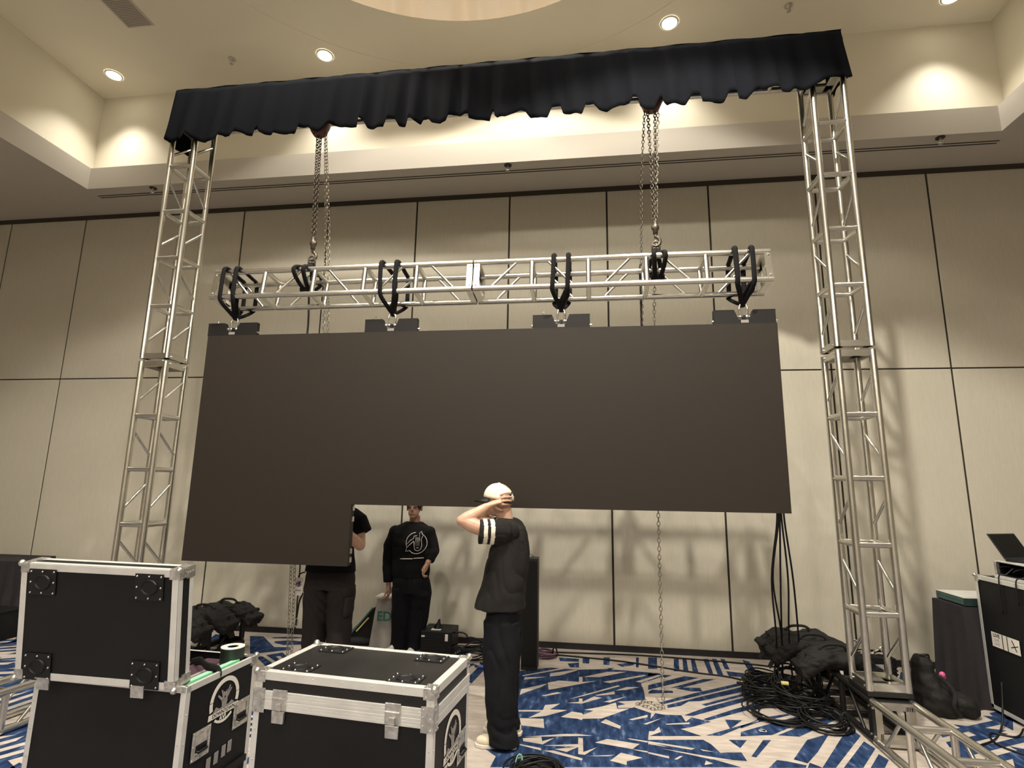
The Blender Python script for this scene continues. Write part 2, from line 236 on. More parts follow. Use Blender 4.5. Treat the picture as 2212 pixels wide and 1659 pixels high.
# carpet -----------------------------------------------------------------
def carpet_mats():
    def streaky(name, a, b, c, sc):
        m = bpy.data.materials.new(name); m.use_nodes = True; nt = m.node_tree; bs = nt.nodes['Principled BSDF']
        bs.inputs['Roughness'].default_value = 0.95; bs.inputs['Specular IOR Level'].default_value = 0.15
        tc = nt.nodes.new('ShaderNodeTexCoord'); mp = nt.nodes.new('ShaderNodeMapping'); mp.inputs['Scale'].default_value = sc
        mp.inputs['Rotation'].default_value = (0, 0, 0.1)
        n = nt.nodes.new('ShaderNodeTexNoise'); n.inputs['Scale'].default_value = 4; n.inputs['Detail'].default_value = 5
        r = nt.nodes.new('ShaderNodeValToRGB'); e = r.color_ramp.elements
        e[0].position = 0.38; e[0].color = (*a, 1); e[1].position = 0.60; e[1].color = (*b, 1)
        x = e.new(0.70); x.color = (*c, 1)
        nt.links.new(tc.outputs['Object'], mp.inputs[0]); nt.links.new(mp.outputs[0], n.inputs['Vector'])
        nt.links.new(n.outputs['Fac'], r.inputs[0])
        n2 = nt.nodes.new('ShaderNodeTexNoise'); n2.inputs['Scale'].default_value = 160; n2.inputs['Detail'].default_value = 3
        nt.links.new(tc.outputs['Object'], n2.inputs['Vector'])
        mx = nt.nodes.new('ShaderNodeMixRGB'); mx.blend_type = 'MULTIPLY'; mx.inputs[0].default_value = 0.35
        nt.links.new(r.outputs[0], mx.inputs[1]); nt.links.new(n2.outputs['Fac'], mx.inputs[2]); 
        g = nt.nodes.new('ShaderNodeMixRGB'); g.blend_type = 'ADD'; g.inputs[0].default_value = 0.12
        nt.links.new(mx.outputs[0], g.inputs[1]); nt.links.new(mx.outputs[0], g.inputs[2]); nt.links.new(g.outputs[0], bs.inputs['Base Color'])
        bp = nt.nodes.new('ShaderNodeBump'); bp.inputs['Strength'].default_value = 0.4; bp.inputs['Distance'].default_value = 0.004
        nt.links.new(n2.outputs['Fac'], bp.inputs['Height']); nt.links.new(bp.outputs[0], bs.inputs['Normal'])
        return m
    return [streaky('carpet_sand', (0.42, 0.365, 0.32), (0.50, 0.44, 0.39), (0.56, 0.495, 0.44), (1.5, 6, 1)),
            streaky('carpet_navy', (0.009, 0.022, 0.066), (0.026, 0.055, 0.135), (0.12, 0.165, 0.27), (6, 1.6, 1)),
            streaky('carpet_sand_accent', (0.44, 0.385, 0.335), (0.53, 0.465, 0.405), (0.58, 0.51, 0.45), (1.5, 6, 1))]
CM = carpet_mats()
fl = MB()
fl.ab((XL, YB, -0.10), (XR, YW+0.15, 0.0))
fl.cur = 1
for k, p in enumerate(CARPET_BLUE): fl.flat(p, lambda u, v: V((u, v, 0.0006+0.00004*(k % 7))))
fl.cur = 2
for k, p in enumerate(CARPET_BEIGE): fl.flat(p, lambda u, v: V((u, v, 0.0012+0.00004*(k % 7))))
fl.cur = 1
rc = random.Random(11)
def in_traced(x, y): return (2.55 < x < 5.6 and -1.2 < y < 1.95) or (-0.2 < x < 1.0 and 0.3 < y < 1.95)
gy = -6.0
while gy < 1.9:
    gx = -6.0
    while gx < 11.5:
        a = rc.choice((0.35, 0.5, 1.05, 1.45, 2.7)); ca, sa = math.cos(a), math.sin(a); w_ = rc.uniform(0.045, 0.085)
        for i in range(rc.randint(4, 6)):
            off = (i-2.5)*w_*1.9; L0 = -rc.uniform(0.25, 0.55); L1 = rc.uniform(0.25, 0.55)
            cx, cy = gx+0.4-sa*off, gy+0.35+ca*off
            q = [(cx+ca*L0, cy+sa*L0), (cx+ca*L1, cy+sa*L1), (cx+ca*(L1-w_*0.8)-sa*w_, cy+sa*(L1-w_*0.8)+ca*w_), (cx+ca*(L0+w_)-sa*w_, cy+sa*(L0+w_)+ca*w_)]
            if any(in_traced(*t) for t in q) or max(t[1] for t in q) > YW-0.02: continue
            fl.flat(q, lambda u, v: V((u, v, 0.0006+0.00003*i)))
        for i in range(3):
            cx, cy = gx+rc.uniform(0, 0.9), gy+rc.uniform(0, 0.8); q = [(cx+rc.uniform(0.08, 0.24)*math.cos(b), cy+rc.uniform(0.08, 0.24)*math.sin(b)) for b in (0.3, 2.2, 4.4)]
            if any(in_traced(*t) for t in q) or max(t[1] for t in q) > YW-0.02: continue
            fl.flat(q, lambda u, v: V((u, v, 0.0008)))
        gx += 0.74
    gy += 0.66
fl.build('floor', CM, kind='structure', fix=False)
# back wall ----------------------------------------------------------------
wb = MB(); wb.ab((XL, YW+0.012, 0), (XR, YW+0.15, ZS)).build('wall_back', M['gap'], kind='structure')
WB = COL.objects['wall_back']
X0, DX, G = 0.074, 1.2243, 0.0105
k = -6
while X0+k*DX < XR:
    x0, x1 = max(X0+k*DX+G, XL), min(X0+(k+1)*DX-G, XR)
    if x1-x0 > 0.05:
        for z0, z1 in ((0.06, 3.06), (3.075, 5.385)):
            MB().ab((x0, YW, z0), (x1, YW+0.03, z1)).build('wall_panel', M['wall'], WB, bevel=0.004)
    k += 1
MB().ab((XL, YW-0.012, 0), (XR, YW+0.02, 0.062)).build('baseboard_back', M['basebd'], kind='structure')
MB().ab((XL, YW-0.02, 5.385), (XR, YW+0.02, ZS)).build('trim_1', M['trimdark'], kind='structure')
MB().ab((XL-0.1, YB, 0), (XL, YW+0.15, ZS)).build('wall_left', M['wall'], kind='structure')
MB().ab((XR, YB, 0), (XR+0.1, YW+0.15, ZS)).build('wall_right', M['wall'], kind='structure')
MB().ab((XL, YB-0.1, 0), (XR, YB, ZS)).build('wall_rear', M['wall'], kind='structure')
# ceiling --------------------------------------------------------------------
ce = MB()
def slab(x0, y0, x1, y1, z0, z1): ce.ab((x0, y0, z0), (x1, y1, z1))
C2Y0, C2Y1 = -13.6, -6.3                              # second coffer behind the camera
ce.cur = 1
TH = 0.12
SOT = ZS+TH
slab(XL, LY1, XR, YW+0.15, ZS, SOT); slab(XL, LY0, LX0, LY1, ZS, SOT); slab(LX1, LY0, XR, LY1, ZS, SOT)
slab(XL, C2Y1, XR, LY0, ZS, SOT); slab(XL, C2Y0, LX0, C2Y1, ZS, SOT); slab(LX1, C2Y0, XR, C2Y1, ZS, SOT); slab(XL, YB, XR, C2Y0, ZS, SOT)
def coffer(y0, y1):
    lt = 0.03; zt = 5.735
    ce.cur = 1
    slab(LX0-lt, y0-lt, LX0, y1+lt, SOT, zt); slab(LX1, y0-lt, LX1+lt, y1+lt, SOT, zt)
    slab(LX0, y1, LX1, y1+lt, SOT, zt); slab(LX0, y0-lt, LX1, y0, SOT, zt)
    ce.cur = 0
    a, b, c, d = LX0-OF, y0-OF, LX1+OF, y1+OF
    slab(a-0.1, b-0.1, a, d+0.1, SOT, ZC); slab(c, b-0.1, c+0.1, d+0.1, SOT, ZC)
    slab(a, d, c, d+0.1, SOT, ZC); slab(a, b-0.1, c, b, SOT, ZC)
    return a-0.1, b-0.1, c+0.1, d+0.1
a, b, c, d = coffer(C2Y0, C2Y1); slab(a, b, c, d, ZC, ZC+0.1)
a, b, c, d = coffer(LY0, LY1)
# upper ceiling with the round opening: outer plane, shallow sloping ring, then the opening
NSEG = 96; RO = 3.36; ZR = ZC+0.05
def cpt(r, i, z): t = 2*PI*i/NSEG; return V((DOME.x+r*math.cos(t), DOME.y+r*math.sin(t), z))
def edge_pt(i):
    t = 2*PI*i/NSEG; dx, dy = math.cos(t), math.sin(t)
    s = min(((c-DOME.x) if dx > 0 else (a-DOME.x))/dx if abs(dx) > 1e-6 else 1e9, ((d-DOME.y) if dy > 0 else (b-DOME.y))/dy if abs(dy) > 1e-6 else 1e9)
    return V((DOME.x+dx*s, DOME.y+dy*s, ZC))
for i in range(NSEG):
    ce.add([edge_pt(i), edge_pt(i+1), cpt(RO, i+1, ZC), cpt(RO, i, ZC)], [(0, 1, 2, 3)])
    ce.add([cpt(RO, i, ZC), cpt(RO, i+1, ZC), cpt(RO, i+1, ZC+0.003), cpt(RO, i, ZC+0.003)], [(0, 1, 2, 3)])
    ce.add([cpt(RO, i, ZC+0.003), cpt(RO, i+1, ZC+0.003), cpt(DR, i+1, ZC-0.0), cpt(DR, i, ZC-0.0)], [(0, 1, 2, 3)])
for cx, cy in ((a, b), (c, b), (c, d), (a, d)):       # square off the corners the fan misses
    best = sorted(range(NSEG), key=lambda i: (edge_pt(i)-V((cx, cy, ZC))).length)[:2]
    ce.add([V((cx, cy, ZC)), edge_pt(best[0]), edge_pt(best[1])], [(0, 1, 2)])
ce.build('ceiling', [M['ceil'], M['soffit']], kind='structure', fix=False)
# fabric drum inside the round opening
M['sheer'] = mat('glowing_sheer_fabric', (0.70, 0.60, 0.46), 0.9, emit=(1.0, 0.82, 0.60), es=0.16, bump=(6, 0.2, (1, 1, 0.1)))  # weak emission stands in for lamplight on the fabric
dr = MB()
def drum(u, v):
    t = 2*PI*u; r = DR+0.17-0.95*v**1.5+0.075*math.sin(t*31)+0.055*math.sin(t*53+1)
    return V((DOME.x+r*math.cos(t), DOME.y+r*math.sin(t), ZC+0.004+1.15*v))
dr.grid(480, 10, drum, closed_u=True).build('dome_curtain', M['sheer'], smooth=True, fix=False, label='pale pleated fabric lining the round ceiling recess', cat='curtain')
cap = MB(); cap.cyl((DOME.x, DOME.y, ZC+1.15), (DOME.x, DOME.y, ZC+1.2), DR+0.4, 64)
cap.build('ceiling_dome', M['ceil'], kind='structure')
# slot diffuser in the soffit
sl = thing('slot_diffuser', 'long twin-slot air diffuser in the low soffit along the wall', 'air vent', (2.47, 1.44, ZS))
MB().ab((-5.42, -0.045, -0.004), (5.42, 0.045, 0.0)).build('frame', M['soffit'], sl)
for dy in (-0.022, 0.022): MB().ab((-5.40, dy-0.009, -0.0052), (5.40, dy+0.009, -0.003)).build('slot', M['gap'], sl)
# sprinklers
def sprinkler(x, y, z, lab):
    t = thing('sprinkler_head', lab, 'sprinkler', (x, y, z), group=None)
    MB().cyl((0, 0, 0), (0, 0, -0.006), 0.045, 16).build('escutcheon', M['trimdark'] if z < 6 else M['zinc'], t)
    s_ = MB(); s_.cyl((0, 0, -0.006), (0, 0, -0.035), 0.012, 8)
    for sx in (-1, 1): s_.tube([(sx*0.012, 0, -0.03), (sx*0.022, 0, -0.05), (0, 0, -0.07)], 0.004, 6)
    s_.build('frame_arms', M['zinc'], t); MB().cyl((0, 0, -0.07), (0, 0, -0.074), 0.024, 12).build('deflector', M['zinc'], t)
sprinkler(-2.034, 1.318, ZS, 'sprinkler in the soffit beside the left end of the slot diffuser')
sprinkler(2.584, 1.306, ZS, 'sprinkler in the soffit above the middle of the back wall')
sprinkler(7.221, 1.298, ZS, 'sprinkler in the soffit near the right end of the slot diffuser')
sprinkler(-0.935, 1.05, ZC, 'sprinkler on the upper ceiling between the two left downlights')
sprinkler(5.726, 1.05, ZC, 'sprinkler on the upper ceiling between the two right downlights')
# return air grille
g = thing('ceiling_grille', 'flat grey rectangular air grille on the upper ceiling at the left', 'air vent', (-1.69, 0.20, ZC))
MB().ab((-0.17, -0.26, -0.008), (0.17, 0.26, 0)).build('frame', M['soffit'], g)
s_ = MB()
for i in range(24): s_.ab((-0.15, -0.24+i*0.0205, -0.011), (0.15, -0.231+i*0.0205, -0.007))
s_.build('louvre', mat('grille_grey', (0.20, 0.17, 0.14), 0.6), g, kind='stuff')
# downlights
DL = ['downlight in the upper ceiling at the far left corner', 'downlight in the upper ceiling above the left half of the black drape',
      'downlight in the upper ceiling above the right half of the black drape', 'downlight at the top right corner cut by the frame edge']
for k, (x, y) in enumerate(DOWNLIGHTS[:4]):
    t = thing('downlight', DL[k], 'ceiling light', (x, y, ZC))
    rg = MB(); rg.grid(32, 2, lambda u, v: V(((0.085+0.02*v)*math.cos(2*PI*u), (0.085+0.02*v)*math.sin(2*PI*u), -0.012+0.010*v)), closed_u=True)
    rg.build('trim_ring', M['trimwhite'], t, smooth=True, fix=False)
    MB().cyl((0, 0, -0.002), (0, 0, -0.010), 0.088, 32).build('lens', M['lamp'], t)
# ================================================================ trusses
def frame_end(x, sgn, m, c=0.127, L=0.05):
    """square end frame of flat bars between the chords"""
    b = MB(); x0, x1 = (x, x+L) if sgn > 0 else (x-L, x); q = c
    b.ab((x0, -q, q-0.006), (x1, q, q+0.014)).ab((x0, -q, -q-0.014), (x1, q, -q+0.006))
    b.ab((x0, q-0.006, -q), (x1, q+0.014, q)).ab((x0, -q-0.014, -q), (x1, -q+0.006, q))
    xe = x+0.003*sgn
    b.ab((min(x, xe+0.003*sgn), q-0.05, -q), (max(x, xe+0.003*sgn), q, q)).ab((min(x, xe+0.003*sgn), -q, -q), (max(x, xe+0.003*sgn), -q+0.05, q))
    b.ab((min(x, xe+0.003*sgn), -q, q-0.05), (max(x, xe+0.003*sgn), q, q)).ab((min(x, xe+0.003*sgn), -q, -q), (max(x, xe+0.003*sgn), q, -q+0.05))
    return b
def truss(name, label, L, nb, mx, first=1, m=None, cat='truss', bolts=True):
    m = m or M['alu']; c = 0.127; rc_ = 0.0254
    t = thing(name, label, cat); t.matrix_world = mx
    for sy in (-1, 1):
        for sz in (-1, 1): MB().cyl((0, sy*c, sz*c), (L, sy*c, sz*c), rc_, 16).build('chord', m, t, smooth=40)
    frame_end(0.0, 1, m).build('end_frame', m, t); frame_end(L, -1, m).build('end_frame', m, t)
    step = (L-0.05)/nb
    for i in range(1, nb):
        x = 0.025+i*step
        for s_ in (-1, 1):
            MB().cyl((x, -c, s_*c), (x, c, s_*c), 0.021, 12).build('rung', m, t, smooth=40)
            MB().cyl((x, s_*c, -c), (x, s_*c, c), 0.021, 12).build('rung', m, t, smooth=40)
    for i in range(nb):
        xm = 0.025+(i+0.5)*step; d = first*(1 if i % 2 == 0 else -1); e = 0.118
        for s_ in (-1, 1):
            MB().cyl((xm-e, -c*d, s_*c), (xm+e, c*d, s_*c), 0.0125, 10).build('diagonal', m, t, smooth=40)
    if bolts:
        for x in (0.02, L-0.02):
            b = MB()
            for sy in (-1, 1):
                for sz in (-1, 1): b.cyl((x, sy*(c-0.035), sz*c), (x, sy*(c-0.035), sz*(c+0.022)), 0.008, 6)
            b.build('bolt', M['zinc'], t)
    return t
def frame(o, ex, ey, ez):
    ex, ey, ez = V(ex), V(ey), V(ez); o = V(o)
    return Matrix(((ex.x, ey.x, ez.x, o.x), (ex.y, ey.y, ez.y, o.y), (ex.z, ey.z, ez.z, o.z), (0, 0, 0, 1)))
TX0, TX1, TY = -0.542, 5.573, 0.157                   # tower centre lines
up = lambda x, y, z: frame((x, y, z), (0, 0, 1), (0, 1, 0), (-1, 0, 0))
truss('tower_truss', 'lower half of the left silver truss tower behind the upright case lid', 2.49, 5, up(TX0, TY, 0.345), 1)
truss('tower_truss', 'upper half of the left silver truss tower, running up into the drape', 2.49, 5, up(TX0, TY, 2.862), 1)
truss('tower_truss', 'lower half of the right silver truss tower standing on the black base truss', 2.49, 5, up(TX1, TY, 0.345), -1)
truss('tower_truss', 'upper half of the right silver truss tower, running up into the drape', 2.49, 5, up(TX1, TY, 2.862), -1)
# top beam inside the drape
hz = lambda x, y, z, ta=0: frame((x, y, z), (1, 0, 0), (0, math.sin(ta), math.cos(ta)), (0, -math.cos(ta), math.sin(ta)))
MX = (TX0+TX1)/2
truss('beam_truss', 'left half of the high silver beam truss hidden in the black drape', MX-TX0+0.15, 6, hz(TX0-0.152, TY, 5.51), 1)
truss('beam_truss', 'right half of the high silver beam truss hidden in the black drape', TX1-MX+0.15, 6, hz(MX+0.002, TY, 5.51), 1)
# the hanging truss, a little tipped back
TA = math.radians(8)
HY, HZ = 0.058, 3.512
hl = 2.455
truss('hanging_truss', 'left half of the short silver truss hanging over the screen', hl, 5, hz(0.042, HY, HZ, TA), -1)
truss('hanging_truss', 'right half of the short silver truss hanging over the screen', hl, 5, hz(0.042+hl+0.014, HY, HZ, TA), 1)
# base outriggers
oy = lambda x, y, z, s: frame((x, y, z), (0, s, 0), (0, 0, 1), (s, 0, 0))
truss('base_truss', 'silver truss lying on the carpet in front of the right tower', 1.3, 3, oy(TX1, 0.0, 0.155, -1), 1)
truss('base_truss', 'silver truss lying on the carpet left of the stacked flight cases', 1.3, 3, oy(TX0, 0.0, 0.155, -1), 1)
M['blktruss'] = mat('black_powder_coat', (0.012, 0.011, 0.011), 0.45, 0.3)
truss('base_truss', 'black truss lying under and behind the right tower', 1.45, 3, oy(TX1, 0.008, 0.155, 1), 1, M['blktruss'])
truss('base_truss', 'black truss lying under and behind the left tower', 1.45, 3, oy(TX0, 0.008, 0.155, 1), 1, M['blktruss'])
for x, lab in ((TX0, 'thin black plate between the left tower and its base truss'), (TX1, 'thin black plate between the right tower and its base truss')):
    p = MB(); p.ab((x-0.15, 0.01, 0.309), (x+0.15, 0.31, 0.343)); p.build('base_plate', M['blktruss'], label=lab, cat='plate', bevel=0.003)

# ================================================================ black drape over the top beam
def bz(x):
    D = DRAPE
    if x <= D[0][0]: return D[0][1]
    for (a, za), (b, zb) in zip(D, D[1:]):
        if a <= x <= b: return za+(zb-za)*(x-a)/max(b-a, 1e-6)
    return D[-1][1]
def foldf(x):
    return 0.5*math.sin(x*21+0.8*math.sin(x*3.1))+0.3*math.sin(x*37+1.3)+0.2*math.sin(x*11.3+2)
dX0, dX1 = -0.706, 5.745
path = []                                             # plan path: left return, front, right return
for i in range(10): path.append(('L', i/9))
NF = 700
for i in range(1, NF): path.append(('F', i/NF))
for i in range(10): path.append(('R', i/9))
dm = MB(); nv = 12; grid_ = []
for kind, u in path:
    col = []
    for j in range(nv+1):
        v = j/nv
        if kind == 'F':
            xb = dX0+(dX1-dX0)*u; xt = -0.655+(5.705+0.655)*u; zt = 5.672+0.012*noise.noise(V((xt*3, 0, 0)))+0.02*u; zb_ = bz(xb)
            x = xt+(xb-xt)*v; z = zt+(zb_-zt)*v; y = -0.012-0.012*v-(0.006+0.028*v)*(1+foldf(xb))
        elif kind == 'L':
            x = -0.70-0.035*v+0.02*math.sin(u*9)*v+0.03*(1-v); y = 0.34-0.36*u; z = 5.672+(5.14-0.02*u-5.672)*v
        else:
            x = 5.70+0.04*v+0.015*math.sin(u*8)*v; y = -0.02+0.36*u; z = 5.69+(5.27+0.03*u-5.69)*v
        col.append(V((x, y, z)))
    grid_.append(col)
n = len(grid_)
dm.add([p for c_ in grid_ for p in c_], [(i*(nv+1)+j, (i+1)*(nv+1)+j, (i+1)*(nv+1)+j+1, i*(nv+1)+j+1) for i in range(n-1) for j in range(nv)])
# top over the beam and the short back hang
dm.grid(60, 4, lambda u, v: V((-0.665+6.375*u, -0.015+0.36*v, 5.676+0.02*u+0.006*math.sin(u*90+v*3))))
dm.grid(200, 5, lambda u, v: V((-0.68+6.40*u, 0.345+0.02*math.sin(u*130)*v, 5.68+0.02*u-0.13*v)))
dro = dm.build('drape', M['drape'], smooth=True, fix=False, label='long black ruffled drape hung over the top beam between the towers', cat='drape')
so = dro.modifiers.new('thickness', 'SOLIDIFY'); so.thickness = 0.004; so.offset = 1

# ================================================================ LED screen
PN = 0.5; ZT = 3.0615
scr = thing('led_screen', 'wide dark LED video wall hanging under the short truss, one lower corner not finished', 'video screen', (0, 0, 0))
gp = 0.0
cells = [(i, j) for j in range(3) for i in range(10)]+[(i, 3) for i in range(3)]
pp = None
for i, j in cells:
    x0, z1 = i*PN, ZT-j*PN
    p = MB(); p.cur = 0
    p.ab((gp, 0, -PN+gp), (PN-gp, 0.012, -gp)); p.cur = 1
    p.ab((0.002, 0.012, -PN+0.002), (PN-0.002, 0.075, -0.002))
    p.ab((0.12, 0.075, -0.40), (0.38, 0.10, -0.10))
    if pp is None: o = pp = p.build('panel', [M['screen'], M['screenframe']], scr)
    else: o = pp.copy(); COL.objects.link(o); o.parent = scr
    o.location = (x0, 0, z1)
# header bars, each with a notch for the shackle
def header(xc):
    w_, h = 0.243, 0.124
    poly = [(-w_, 0), (w_, 0), (w_, h), (0.07, h), (0.035, 0.042), (-0.045, 0.042), (-0.08, h), (-w_, h)]
    o = MB().prism(poly, 0.018, 0.066, lambda u, v, d: V((u, d, v))).build('header_bar', M['screenframe'], scr, bevel=0.002)
    o.location = (xc, 0, ZT); 
    MB().ab((-0.03, 0.0165, 0.012), (0.03, 0.018, 0.036)).build('plate_label', M['greyprint'], o)
    k = MB(); k.cyl((-w_-0.01, 0.04, 0.03), (-w_+0.02, 0.04, 0.03), 0.012, 8); k.cyl((w_-0.02, 0.04, 0.03), (w_+0.016, 0.04, 0.03), 0.010, 8)
    k.tube([(-0.16, 0.04, h), (-0.16, 0.04, h+0.022), (-0.145, 0.04, h+0.028)], 0.006, 6)
    k.build('latch_pin', M['zinc'], o)
HX = [0.222, 1.752, 3.262, 4.757]
for x in HX: header(x)
# side latches on the exposed edge of the lower row
for k_, (dx, z) in enumerate(((0.0, 1.53), (0.0, 1.44), (0.0, 1.18), (0.0, 1.11))):
    MB().ab((1.5, 0.03, z-0.02), (1.509, 0.06, z+0.02)).build('side_latch', M['zinc'], scr)
# ================================================================ slings and shackles
def sling(x, lab, wide=0.075, zb=3.235, spread=0.11, seed=0):
    """round sling: two wraps over the hanging truss gathered to one point below"""
    b = MB(); r = random.Random(seed); c = 0.127+0.032
    R3 = lambda y, z: V((0, HY+y*math.cos(TA)+z*math.sin(TA)*0, HZ+z)) 
    for dx in (-spread*0.62, spread*0.52):
        x0 = x+dx; f_, k_ = HY-0.162, HY+0.162; q = r.uniform(-.012, .012)
        pts = [V((x, HY, zb)), V((x+dx*0.4, HY-0.07, zb+0.05)), V((x0, f_+0.01, HZ-0.145)), V((x0+q*0.4, f_-0.008, HZ-0.06)), V((x0+q, f_-0.004, HZ+0.10)), V((x0+q, f_+0.012, HZ+0.168)), V((x0+q+0.005, HY-0.08, HZ+0.172)),
               V((x0+0.01, HY+0.08, HZ+0.148)), V((x0+0.012, k_-0.012, HZ+0.130)), V((x0+0.012, k_, HZ+0.05)), V((x0+0.01, k_, HZ-0.12)), V((x0, k_-0.02, HZ-0.17)), V((x+dx*0.4, HY+0.06, zb+0.04)), V((x, HY, zb+0.01))]
        b.tube(smooth_path(pts, 4), (0.021, 0.016), 8)
    b.tube([(x, HY, zb-0.01), (x, HY, zb+0.10)], [(0.036, 0.026), (0.030, 0.030)], 10)
    b.tube(smooth_path([(x-0.02, HY-0.03, zb+0.03), (x+0.05, HY-0.09, zb+0.16), (x+0.06, HY-0.1, zb+0.10), (x+0.02, HY-0.02, zb+0.05)], 5), 0.016, 8)
    o = b.build('lifting_sling', M['sling'], smooth=True, label=lab, cat='sling', group=None)
    return o
SL = ['black sling round the left end of the hanging truss', 'black sling round the left section of the hanging truss, second from its left end',
      'black sling round the hanging truss just right of its middle joint', 'black sling round the right end of the hanging truss']
SH = ['steel shackle over the leftmost header bar of the screen', 'steel shackle over the second header bar from the left',
      'steel shackle over the third header bar from the left', 'steel shackle over the rightmost header bar of the screen']
for x, l1, l2, i in zip(HX, SL, SH, range(4)):
    sling(x, l1, seed=i)
    s_ = thing('shackle', l2, 'shackle', (x, 0.045, ZT+0.07))
    pts = [V((0.032*math.cos(a), 0, 0.075+0.036*math.sin(a))) for a in [PI*k/10 for k in range(11)]]
    MB().tube([V((0.026, 0, -0.005))]+pts+[V((-0.026, 0, -0.005))], 0.0095, 8).build('bow', M['chrome'], s_, smooth=True)
    p = MB(); p.cyl((-0.052, 0, 0.0), (0.048, 0, 0.0), 0.0085, 10); p.cyl((-0.066, 0, 0.0), (-0.05, 0, 0.0), 0.015, 10); p.sph((0.026, 0, 0), 0.017, 8, 6); p.sph((-0.026, 0, 0), 0.017, 8, 6)
    p.build('pin', M['zinc'], s_, smooth=40)
    MB().ab((-0.010, -0.02, -0.05), (0.012, 0.02, 0.008)).build('eye_plate', M['black'], s_, bevel=0.002)

# ================================================================ chain hoists
def chain_mesh(path_pts, pitch, r, wd, seed=0):
    """chain of real links along a polyline"""
    b = MB(); pts = [V(p) for p in path_pts]; seg = []; tot = 0
    for a, c_ in zip(pts, pts[1:]): seg.append((tot, a, c_)); tot += (c_-a).length
    n_ = int(tot/pitch); k = 0
    for i in range(n_):
        d = (i+0.5)*pitch
        while k+1 < len(seg) and seg[k+1][0] <= d: k += 1
        s0, a, c_ = seg[k]; t = (c_-a).normalized(); p = a+t*(d-s0)
        side = t.cross(V((0.35, 1, 0.1))).normalized(); 
        nrm = side if i % 2 else t.cross(side).normalized()
        hl_ = pitch*0.5+r; e = hl_-wd
        ring = []
        for q in range(4): an = PI*q/3-PI/2; ring.append(p+t*(max(e, 0)+wd*math.cos(an))+nrm*wd*math.sin(an))
        for q in range(4): an = PI*q/3+PI/2; ring.append(p+t*(-max(e, 0)+wd*math.cos(an))+nrm*wd*math.sin(an))
        b.tube(ring, r, 4, closed=True)
    return b
def hook(b, x, y, z, s=1.0):
    pts = [V((x, y, z)), V((x, y, z-0.03*s))]
    for k in range(9):
        a = PI/2-k*PI*1.35/8; pts.append(V((x+0.030*s*math.cos(a), y, z-0.065*s+0.034*s*math.sin(a))))
    b.tube(pts, [0.010*s, 0.011*s]+[0.012*s]*6+[0.010*s, 0.008*s, 0.006*s], 8)
def hoist(x, y, lab, hx, hz_, strands):
    t = thing('chain_hoist', lab, 'chain hoist', (x, y, 5.30))
    b = MB()
    pr_ = [(0.0, -0.185), (0.05, -0.180), (0.075, -0.145), (0.105, -0.08), (0.11, -0.01), (0.095, 0.05), (0.05, 0.08), (0, 0.085)]
    n_ = 20
    vs = []
    for (r_, z_) in pr_:
        for k in range(n_): a = 2*PI*k/n_; vs.append(V((r_*math.cos(a)*1.0, 0.065*math.copysign(abs(math.sin(a))**0.6, math.sin(a))*min(1, r_/0.08), z_)))
    b.add(vs, [(i*n_+k, i*n_+(k+1) % n_, (i+1)*n_+(k+1) % n_, (i+1)*n_+k) for i in range(len(pr_)-1) for k in range(n_)])
    b.build('housing', M['hoist'], t, smooth=50)
    MB().cyl((0, -0.085, -0.06), (0, 0.085, -0.06), 0.06, 20).build('hand_wheel_cover', M['hoist'], t, bevel=0.006)
    h = MB(); hook(h, 0, 0, 0.16, -1.0); h.cyl((0, 0, 0.06), (0, 0, 0.17), 0.012, 8); h.build('top_hook', M['chain'], t, smooth=True)
    for nm, m_, pts, pitch, r_, wd in strands:
        chain_mesh([V(p)-V((x, y, 5.30)) for p in pts], pitch, r_, wd).build(nm, M[m_], t, smooth=True)
    h = MB(); lx = hx-x
    h.cyl((lx, 0, hz_+0.14-5.30), (lx, 0, hz_+0.02-5.30), 0.022, 10); h.sph((lx, 0, hz_+0.08-5.30), (0.035, 0.028, 0.04), 10, 8)
    hook(h, lx, 0, hz_+0.03-5.30, 1.25); h.build('load_hook', M['chain'], t, smooth=True)
    h = MB(); h.tube([V((lx-0.03, 0, hz_-0.16-5.30))]+[V((lx+0.032*math.cos(a), 0, hz_-0.09-5.30+0.04*math.sin(a))) for a in [PI-PI*k/8 for k in range(9)]]+[V((lx+0.03, 0, hz_-0.16-5.30))], 0.009, 8)
    h.build('load_shackle', M['chain'], t, smooth=True)
    return t
HYC = 0.10
hoist(4.085, HYC, 'dark red chain hoist hanging below the drape right of centre, its chains reaching the truss', 4.082, 3.90,
      [('load_chain', 'chain', [(4.050, HYC, 5.14), (4.066, HYC, 4.6), (4.068, HYC, 4.05)], 0.030, 0.0048, 0.0125),
       ('load_chain', 'chain', [(4.115, HYC, 5.12), (4.105, HYC, 4.6), (4.095, HYC, 4.05)], 0.030, 0.0048, 0.0125),
       ('hand_chain', 'chain', [(4.030, HYC+0.02, 5.20), (3.985, HYC+0.1, 4.5), (3.955, HYC+0.12, 3.1)], 0.030, 0.0035, 0.0105),
       ('hand_chain', 'chainlight', [(4.150, HYC+0.02, 5.22), (4.120, HYC+0.15, 4.3), (4.075, HYC+0.20, 3.3), (4.060, 0.36, 1.5), (4.055, 0.40, 0.012), (3.98, 0.36, 0.012), (3.86, 0.45, 0.012), (3.93, 0.52, 0.012), (4.03, 0.43, 0.012)], 0.034, 0.0035, 0.0115)])
